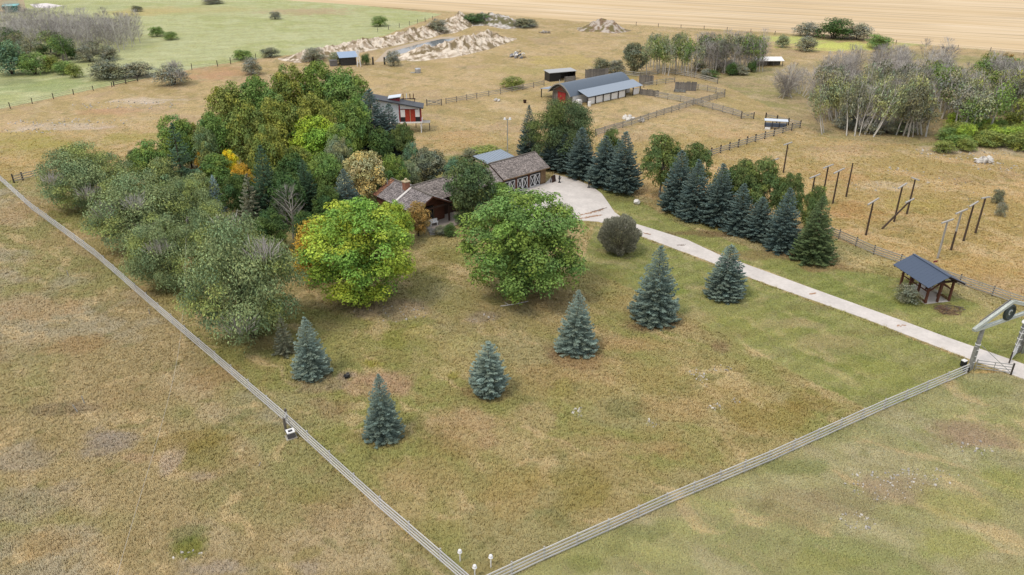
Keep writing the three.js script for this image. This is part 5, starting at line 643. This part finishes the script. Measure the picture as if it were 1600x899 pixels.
bank('spoil_heap', 'separate brown spoil heap with pale stones at the field margin', [[29.74,-298.29], [33.79,-298.29], [37.22,-295.08]], 6, 5, 21, [S(200, 188, 176), S(140, 116, 90), S(124, 112, 70)]);
{
  const poly = [[-38.98,-237.94], [-34.05,-240.09], [-30.21,-242.27], [-27.26,-256.16], [-21.6,-268.91], [-19.55,-277.14], [-24.32,-275.74], [-31.82,-263.67], [-37.55,-251.37]]; const w = new THREE.MeshPhysicalMaterial({ color: col([.16, .18, .2]), roughness: .08, specularIntensity: 1 }); structure('pond', sheet(poly, .02), w);
  const shore = [[-40.65,-232.73], [-32.41,-234.79], [-28.68,-239.01], [-25.28,-252.55], [-18.93,-267.59], [-17.58,-281.43], [-24.67,-279.99], [-33.33,-267.59], [-39.93,-253.75]]; structure('shore', sheet(shore, .008), std(S(190, 172, 148), 1));
}
{ // blue-roofed hut and little windmill
  const t = thing('hut', 'small dark hut with blue metal roof at the sand bank', 'hut', -49.3,-226.75, .35); box('wall', 4.4, 2.3, .14, 2.2, 1.15, 0, M.dark, t); box('wall', .14, 2.3, 3.6, .07, 1.15, -1.9, M.dark, t); box('wall', 4.4, 2.3, .14, 2.2, 1.15, -3.7, M.dark, t); box('wall', .14, 2.3, 3.6, 4.4, 1.15, -1.9, M.redDoor, t); box('door', .08, 1.9, 1, 4.52, .95, -1.6, M.tan, t); for (let i = 0; i < 10; i++) box('roof_sheet', .54, .06, 5, -.25 + i * .55 + .1, 2.75, -1.8, M.blueMetal, t, .18); box('annex', 2, 1.6, 2, -2, .8, -1, M.greyPlank[1], t);
  for (let i = 0; i < 6; i++) box('siding', 4.4, .05, .05, 2.2, .25 + i * .36, .09, M.greyPlank[1], t);
  const w = thing('windmill', 'little white lattice windmill beside the hut', 'windmill', -43.95,-225.78); for (const [x, z] of [[-.5, -.5], [.5, -.5], [.5, .5], [-.5, .5]]) beam('leg', [x, 0, z], [x * .2, 4, z * .2], .12, .12, M.white, w); for (const y of [.9, 1.8, 2.7]) for (const s of [-1, 1]) { const k = .5 * (1 - y / 5); beam('brace', [-k, y, s * k], [k, y + .6, s * k], .09, .09, M.white, w); } const hub = part('hub', new THREE.CylinderGeometry(.14, .14, .3, 8), M.dark, w); hub.rotation.x = Math.PI / 2; hub.position.y = 4.1; for (let i = 0; i < 8; i++) { const b = part('blade', unit, M.white, w); b.scale.set(.16, .62, .03); b.position.set(Math.sin(i * .785) * .4, 4.1 + Math.cos(i * .785) * .4, .14); b.rotation.set(0, .4, -i * .785, 'ZYX'); } box('tail', .05, .4, .7, 0, 4.1, -.7, M.white, w);
  for (const [k, px] of [[0, 0], [1, 1]]) { const p = thing('corner_post', k ? 'thick dark post nearer the grey bush by the pond' : 'thick dark post nearer the hut by the pond', 'post', ...(k ? [-37.03,-228.71] : [-40.38,-228.71])); cyl('shaft', .28, .24, 2, 0, 0, 0, M.darkPost, p); cyl('cap', .3, .26, .12, 0, 2, 0, M.greyPost, p); }
}
{ // hamlet house at the far left
  const t = thing('far_house', 'cream farmhouse with green awning beyond the bare aspens', 'house', -224.7,-346.72, .28); box('wall', 16, 6, 8, 5, 3, -4, M.cream, t); for (const x of [2.5, 4.6, 6.6, 10.5]) { const w = box('window', 1.1, 1.6, .12, x, 1.9, .05, std([.12, .05, .035], .5), t); const p = part('pane', unit, M.darkGlass, w); p.scale.set(.8, .85, .5); p.position.z = .4; } box('porch_wall', 5, 2.6, .3, 10, 1.4, 1.8, std([.03, .16, .15], .7), t); box('porch_roof', 6, .2, 3.4, 10, 3, 1.4, std([.25, .55, .6], .6), t, .15); part('roof', (() => { const g = prism([[-5, 6], [0, 9], [5, 6]], 17); g.rotateY(Math.PI / 2); return g; })(), std([.4, .38, .36], .9), t).position.set(-3.5, 0, -4);
  const pad = [[-223.57,-376.9], [-218.62,-381.99], [-205.56,-371.94], [-206.84,-362.38], [-214.43,-364.72]]; structure('yard_pad', sheet(pad, .012), std(S(236, 228, 226), .9));
}
{ // clutter
  const r = rng(9); function pile(name, label, cat, x, z, n, s, mats, spread, hh) { const t = thing(name, label, cat, x, z); for (let i = 0; i < n; i++) { const a = r() * 6.283, d = r() * spread, y = hh * (1 - d / spread) * r(); const g = pileGeo[i % pileGeo.length]; const m = part('piece', g, mats[i % mats.length], t); m.scale.set(s * (.5 + r()), s * (.4 + r() * .7), s * (.5 + r())); m.position.set(Math.cos(a) * d, y + s * .25, Math.sin(a) * d * .7); m.rotation.set(r() * 3, r() * 3, r() * 3); } }
  const pileGeo = [1, 2, 3].map(k => { const g = new THREE.IcosahedronGeometry(.5, 1), P = g.attributes.position; for (let i = 0; i < P.count; i++) { const f = .75 + .5 * hash2(Math.round(P.getX(i) * 50) + k * 7, Math.round(P.getY(i) * 50 + P.getZ(i) * 91)); P.setXYZ(i, P.getX(i) * f, P.getY(i) * f * .8, P.getZ(i) * f); } g.computeVertexNormals(); return g; });
  const stoneM = [std([.62, .6, .57], .95), std([.5, .48, .45], .95), std([.4, .37, .34], .95)], junkM = [std([.1, .11, .13], .6), M.white, std([.3, .3, .32], .6), M.cap];
  pile('scrap_heap', 'heap of dark and white scrap in the tan paddock', 'scrap', 1.95,-240.09, 34, 1.1, junkM, 2.6, 1.6); pile('stone_heap', 'heap of pale stones at the foot of the yellow-green thicket', 'stones', 85.39,-134.46, 30, .9, stoneM, 1.7, .8); pile('brush_heap', 'low grey brush heap near the spoil heap', 'brush', 11.55,-288.87, 18, .8, [stoneM[2], std([.2, .17, .13], 1)], 2.4, .5);
  pile('stone_heap', 'small white stones beside the paddock fence near the barn', 'stones', -3.8,-182.7, 6, .8, stoneM, 1.4, .2); pile('stone_heap', 'white stones at the foot of the corral fence', 'stones', 27.93,-163.61, 6, .9, stoneM, 1.3, .2); pile('stone_heap', 'flat white stones in the paddock before the barn', 'stones', 25.12,-165.24, 5, 1.2, [stoneM[0]], 1.2, .1);
  { const b = part('boulder', pileGeo[1], stoneM[0], thing('white_boulder', 'white boulder on the grass strip below the apron spruces', 'boulder', 19.47,-112.97)); b.scale.set(1.1, .95, 1); b.position.y = .34; }
  { const t = thing('feed_trough', 'white half-round trough overturned before the plank windbreak', 'trough', 41.66,-192.36, -.15); const g = new THREE.CylinderGeometry(.55, .55, 2.9, 14, 1, false, 0, Math.PI); g.rotateZ(Math.PI / 2); const q = part('shell', g, M.paleMetal, t); q.rotation.x = -Math.PI / 2; q.position.y = .05; box('base_rail', 3, .1, .1, 0, .05, .58, M.greyPost, t); }
  { const t = thing('cattle_feeder', 'roofed dark feed bunk standing beside the corral fence corner', 'feeder', 52.66,-158.35, -.22); box('bunk', 4.4, .7, .9, 2.2, .75, 0, M.navy, t); box('roof', 4.7, .1, 1.3, 2.2, 1.75, 0, M.paleMetal, t, .12); for (const x of [.1, 1.5, 2.9, 4.3]) box('leg', .14, 1.7, .14, x, .85, .42, M.dark, t); box('pallet', 1, .3, .7, .6, .15, .95, M.white, t); }
  { const t = thing('open_shed', 'long white-roofed open shed at the end of the aspens', 'shed', 69.88,-225.78, 0); box('roof', 8.2, .12, 3.2, 4, 1.9, -1.2, M.white, t, .2); for (const x of [.2, 2.6, 5.2, 7.8]) for (const z of [0, -2.4]) box('post', .16, z ? 2 : 1.6, .16, x, z ? 1 : .8, z, M.greyPost, t); box('back_wall', 7.6, 1.7, .1, 4, .85, -2.5, M.greyPlank[1], t); }
  { const t = thing('water_tank', 'small grey water tank standing alone in the paddock', 'tank', -26.02,-216.48); cyl('tank', .8, .8, 1.1, 0, 0, 0, M.steel, t, 14); cyl('lid', .84, .7, .14, 0, 1.1, 0, M.steel, t, 14); box('step', 1.2, .2, .8, -1.4, .1, .2, M.paleRail[0], t); }
  { const t = thing('barrel', 'dark bucket left in the paddock near the studio', 'bucket', 3.01,-180.75); const g = new THREE.LatheGeometry([[0, 0], [.3, 0], [.42, .7], [.38, .7], [.27, .06]].map(p => new THREE.Vector2(...p)), 14); part('body', g, M.logDark, t); }
  // near things by the white fences
  { const t = thing('utility_pedestal', 'dark block pedestal with white square rim below the long white fence', 'pedestal', -19.4,-54.43, .5); box('base_slab', .95, .1, .8, 0, .05, 0, M.paleRail[2], t); for (const [x, z, w, d] of [[-.27, 0, .12, .62], [.27, 0, .12, .62], [0, -.25, .42, .12], [0, .25, .42, .12]]) { box('side', w, .55, d, x, .375, z, std([.09, .085, .09], .8), t); box('rim', w + .03, .09, d + .03, x, .7, z, M.white, t); } }
  function vent(label, x, z, h) { const t = thing('vent_pipe', label, 'vent pipe', x, z, 0, 'white vent pipes in the fence corner'); cyl('pipe', .05, .05, h, 0, 0, 0, M.white, t, 10); const c = part('cap', new THREE.CylinderGeometry(.06, .17, .16, 14), M.white, t); c.position.y = h + .05; const d = part('dome', new THREE.SphereGeometry(.14, 12, 6, 0, 6.3, 0, 1.5), M.white, t); d.position.y = h + .1; }
  vent('white capped vent pipe in the corner of the white fences', -3.69,-40.15, 1.0); vent('white capped vent pipe in the corner of the white fences', -1.49,-39.62, 1.05); vent('white capped vent pipe in the corner of the white fences', -2.58,-38.75, 1);
  { const t = thing('well_head', 'small black iron object on the bare grey lawn patch', 'fire pit', -16.32,-63.88); part('bowl', new THREE.LatheGeometry([[0, .12], [.22, .14], [.34, .3], [.3, .3], [.2, .2], [0, .18]].map(p => new THREE.Vector2(...p)), 14), M.black, t); for (let i = 0; i < 3; i++) beam('leg', [Math.cos(i * 2.09) * .3, 0, Math.sin(i * 2.09) * .3], [Math.cos(i * 2.09) * .18, .2, Math.sin(i * 2.09) * .18], .05, .05, M.black, t); box('lid', .3, .04, .3, .1, .42, -.1, M.dark, t, .8, .3, 0); cyl('handle', .02, .02, .2, .1, .42, -.1, M.dark, t); }
  function stake(label, x, z, h, lean) { const t = thing('marker_stake', label, 'stake', x, z); part('stake', tube([[0, 0, 0], [lean * .5, h * .5, 0], [lean, h, 0]], .045, .04, 2, 6), M.whitePost, t); const c = part('tip', new THREE.ConeGeometry(.05, .08, 6), M.paleRail[0], t); c.position.set(lean, h + .03, 0); }
  stake('upright white marker stake beside the dark grass hollow', -40.1,-59.54, .85, -.08); stake('leaning white marker stake beside the upright one', -40.1,-58.22, .8, -.25); stake('white marker stake alone in the upper pasture', -55.79,-87.02, .8, -.05); stake('white marker stake next to the long white fence', -41.38,-77.1, .6, -.03); stake('short pale stake near the dark soil by the fence', -21.13,-50.57, .4, .2);
  { // service wire from the trees to beyond the pasture
    const t = thing('overhead_wire', 'thin service wire hanging from the shelterbelt over the white fence', 'wire', -40.44,-89.29); const a = [0, 7, 0], b = [-30.36,-59.53], c = [-24.62,-34.9], d = [-22.3,-26.41], x0 = t.position.x, z0 = t.position.z; part('wire', tube([a, [b[0] - x0, 5.2, b[1] - z0], [c[0] - x0, 4.6, c[1] - z0], [d[0] - x0, 5, d[1] - z0]], .012, .012, 40, 5), std([.42, .4, .36], .7), t);
  }
  { // pole that carries the wire, inside the trees, and the next one beyond the frame
    const t = thing('service_pole', 'service pole standing inside the shelterbelt trees', 'pole', -40.44,-89.29); cyl('shaft', .13, .1, 7.1, 0, 0, 0, M.greyPost, t); box('arm', .1, .1, 1.2, 0, 6.8, 0, M.greyPost, t);
    const [x, z] = [-22.3,-26.41]; const q = thing('service_pole', 'service pole carrying the wire beyond the open pasture', 'pole', x, z); cyl('shaft', .13, .1, 5.1, 0, 0, 0, M.greyPost, q); box('arm', .1, .1, 1.2, 0, 4.8, 0, M.greyPost, q);
  }
  { const t = thing('fallen_branch', 'pale fallen branch under the large green tree', 'branch', 0.22,-79.28, .15); part('stem', tube([[-1.6, .1, .2], [0, .12, 0], [1.8, .1, -.5]], .09, .05, 6, 6), paleBark, t); part('side_branch', tube([[-.6, .12, .05], [-1.1, .3, -.4]], .05, .02, 3, 5), paleBark, t); }
  { const t = thing('stair_ramp', 'wooden steps against a post beside the bright blue spruce', 'steps', -46.34,-110.46); for (let i = 0; i < 6; i++) box('step', .7, .08, .3, 0, .25 + i * .35, -i * .22, M.paleRail[1], t); for (const x of [-.36, .36]) beam('stringer', [x, .05, .15], [x, 2.2, -1.3], .06, .2, M.cap, t); }
  { const t = thing('brown_mulch_heap', 'heap of brown prunings beside the small shelter', 'brush', 50.42,-78.18); for (let i = 0; i < 60; i++) { const a = r() * 6.283, d = Math.sqrt(r()) * 1.7, q = r() * 3; beam('stick', [Math.cos(a) * d, .05 + r() * .25 * (1.6 - d * .8), Math.sin(a) * d * .7], [Math.cos(a) * d + Math.cos(q) * .7, .05 + r() * .3, Math.sin(a) * d * .7 + Math.sin(q) * .5], .05, .05, i % 3 ? std([.17, .1, .07], 1) : M.greyPost, t); } }
}
// ---------------------------------------------------------------- grass tufts, weeds and scattered stones
{
  const r = rng(2024), tuftGeo = (n, h, w, seed) => { const q = rng(seed), L = new Leaves(); for (let i = 0; i < n; i++) { const a = q() * 6.283, d = q() * w, x = Math.cos(a) * d, z = Math.sin(a) * d, b = q() * 6.283, hh = h * (.55 + q() * .7), lx = Math.cos(b) * hh * .55, lz = Math.sin(b) * hh * .55, px = -Math.sin(b) * .018, pz = Math.cos(b) * .018, s = .9 + q() * .2; L.tri([x - px, 0, z - pz], [x + px, 0, z + pz], [x + lx, hh, z + lz], [s, s, s * (.9 + q() * .15)]); } const g = L.geo(), N = g.attributes.normal; for (let i = 0; i < N.count; i++) { const v = nrm(N.getX(i) * .25, 1, N.getZ(i) * .25); N.setXYZ(i, ...v); } return g; };
  const tm = new THREE.MeshStandardMaterial({ vertexColors: true, roughness: 1, side: THREE.DoubleSide }), kinds = [tuftGeo(12, .085, .15, 1), tuftGeo(11, .065, .16, 2), tuftGeo(14, .15, .14, 3)];
  const bins = [[], [], []], nOf = 520000; let tries = 0;
  const avoid = [...[[-15.11,-108.01, 9], [-10.66,-111.39, 6], [0,-122.52, 6]]];
  while (bins[0].length + bins[1].length + bins[2].length < nOf && tries++ < 2.4e6) {
    const z = -37 - 135 * Math.pow(r(), 1.55), half = 42 * .2 + Math.abs(z) * .68 + 4, x = (r() * 2 - 1) * half; if (x < -112 || x > 100 || r() > smooth(-172, -105, z) * smooth(-112, -92, x) * smooth(100, 84, x)) continue;
    if (inside(drivePoly, x, z) || avoid.some(a => Math.hypot(x - a[0], z - a[1]) < a[2])) continue;
    const reg = region(x, z), mown = reg === 'mown' || reg === 'strip' || reg === 'front'; bins[mown ? 1 : r() < .05 + .3 * fbm(x * .12, z * .12, 3) ? 2 : 0].push([x, z]);
  }
  const m4 = new THREE.Matrix4(), qn = new THREE.Quaternion(), e = new THREE.Euler(), cc = new THREE.Color();
  bins.forEach((b, k) => { const im = new THREE.InstancedMesh(kinds[k], tm, b.length); im.name = ['pasture_grass', 'mown_grass', 'tall_grass'][k]; im.userData.kind = 'stuff'; tag(im, ['dry tan grass tufts covering lawn and pasture', 'short green mown grass beside the drive and fence', 'taller dry grass clumps scattered through the pasture'][k], 'grass'); shade(im);
    b.forEach(([x, z], i) => { const s = .7 + r() * .7; e.set((r() - .5) * .2, r() * 6.283, (r() - .5) * .2); m4.compose(new THREE.Vector3(x, 0, z), qn.setFromEuler(e), new THREE.Vector3(s * 1.2, s, s * 1.2)); im.setMatrixAt(i, m4); const c = groundColor(x, z), j = 1.66 * (.92 + r() * .18), h = (r() - .5) * .1; im.setColorAt(i, cc.setRGB(Math.min(1, c[0] * j * (1 + h)), Math.min(1, c[1] * j), Math.min(1, c[2] * j * (1 - h)))); }); scene.add(im); });
  // scattered pale stones and bleached weeds
  const stoneG = new THREE.IcosahedronGeometry(.5, 0), spots = [[18.56,-63.99,0.89,1.84, 50], [20.96,-65.51,1.42,0.71, 26], [18.95,-58.92,0.83,0.61, 26], [6.07,-58.12,0.59,0.89, 28], [12.74,-56.66,0.81,0.77, 24], [21.12,-59.95,0.48,0.42, 8], [29.89,-48.13,3.09,1.82, 70], [26.25,-44.2,1.46,0.95, 40], [34.06,-49.29,2.62,1.1, 40], [39.72,-53.01,2.21,1.04, 26], [84,-140.02,8.4,4.12, 90], [67.99,-128.56,4.46,2.84, 50], [60.38,-121.13,5.3,2.57, 60], [86.35,-131.45,4.54,3.69, 40], [73.19,-123.41,4.31,1.99, 36], [-89.07,-178.2,13.36,4.41, 110], [-94.38,-162.53,13.68,3.21, 110], [-100.16,-155.84,7.91,1.99, 40], [-23.45,-40.68,1.84,0.73, 18], [-13.91,-77.25,4.39,2.15, 60], [73.73,-112.69,5.98,11.43, 40], [-2.88,-75.74,2.16,1.19, 20]], list = [];
  for (const [x, z, a, b, n] of spots) for (let i = 0; i < n; i++) { const t = r() * 6.283, d = Math.sqrt(r()); list.push([x + Math.cos(t) * d * a, z + Math.sin(t) * d * b]); }
  const im = new THREE.InstancedMesh(stoneG, std([1, 1, 1], 1), list.length); im.name = 'scattered_stones'; im.userData.kind = 'stuff'; tag(im, 'small pale stones scattered through the dry grass', 'stones'); shade(im);
  list.forEach(([x, z], i) => { const s = (.09 + r() * r() * .24) * (z < -130 ? 1.6 : 1); e.set(r() * 3, r() * 3, r() * 3); m4.compose(new THREE.Vector3(x, s * .2, z), qn.setFromEuler(e), new THREE.Vector3(s * 1.3, s * .6, s)); im.setMatrixAt(i, m4); const t = .28 + r() * .3; im.setColorAt(i, cc.setRGB(t, t * .95, t * .88)); }); scene.add(im);
}
renderer.render(scene, camera);
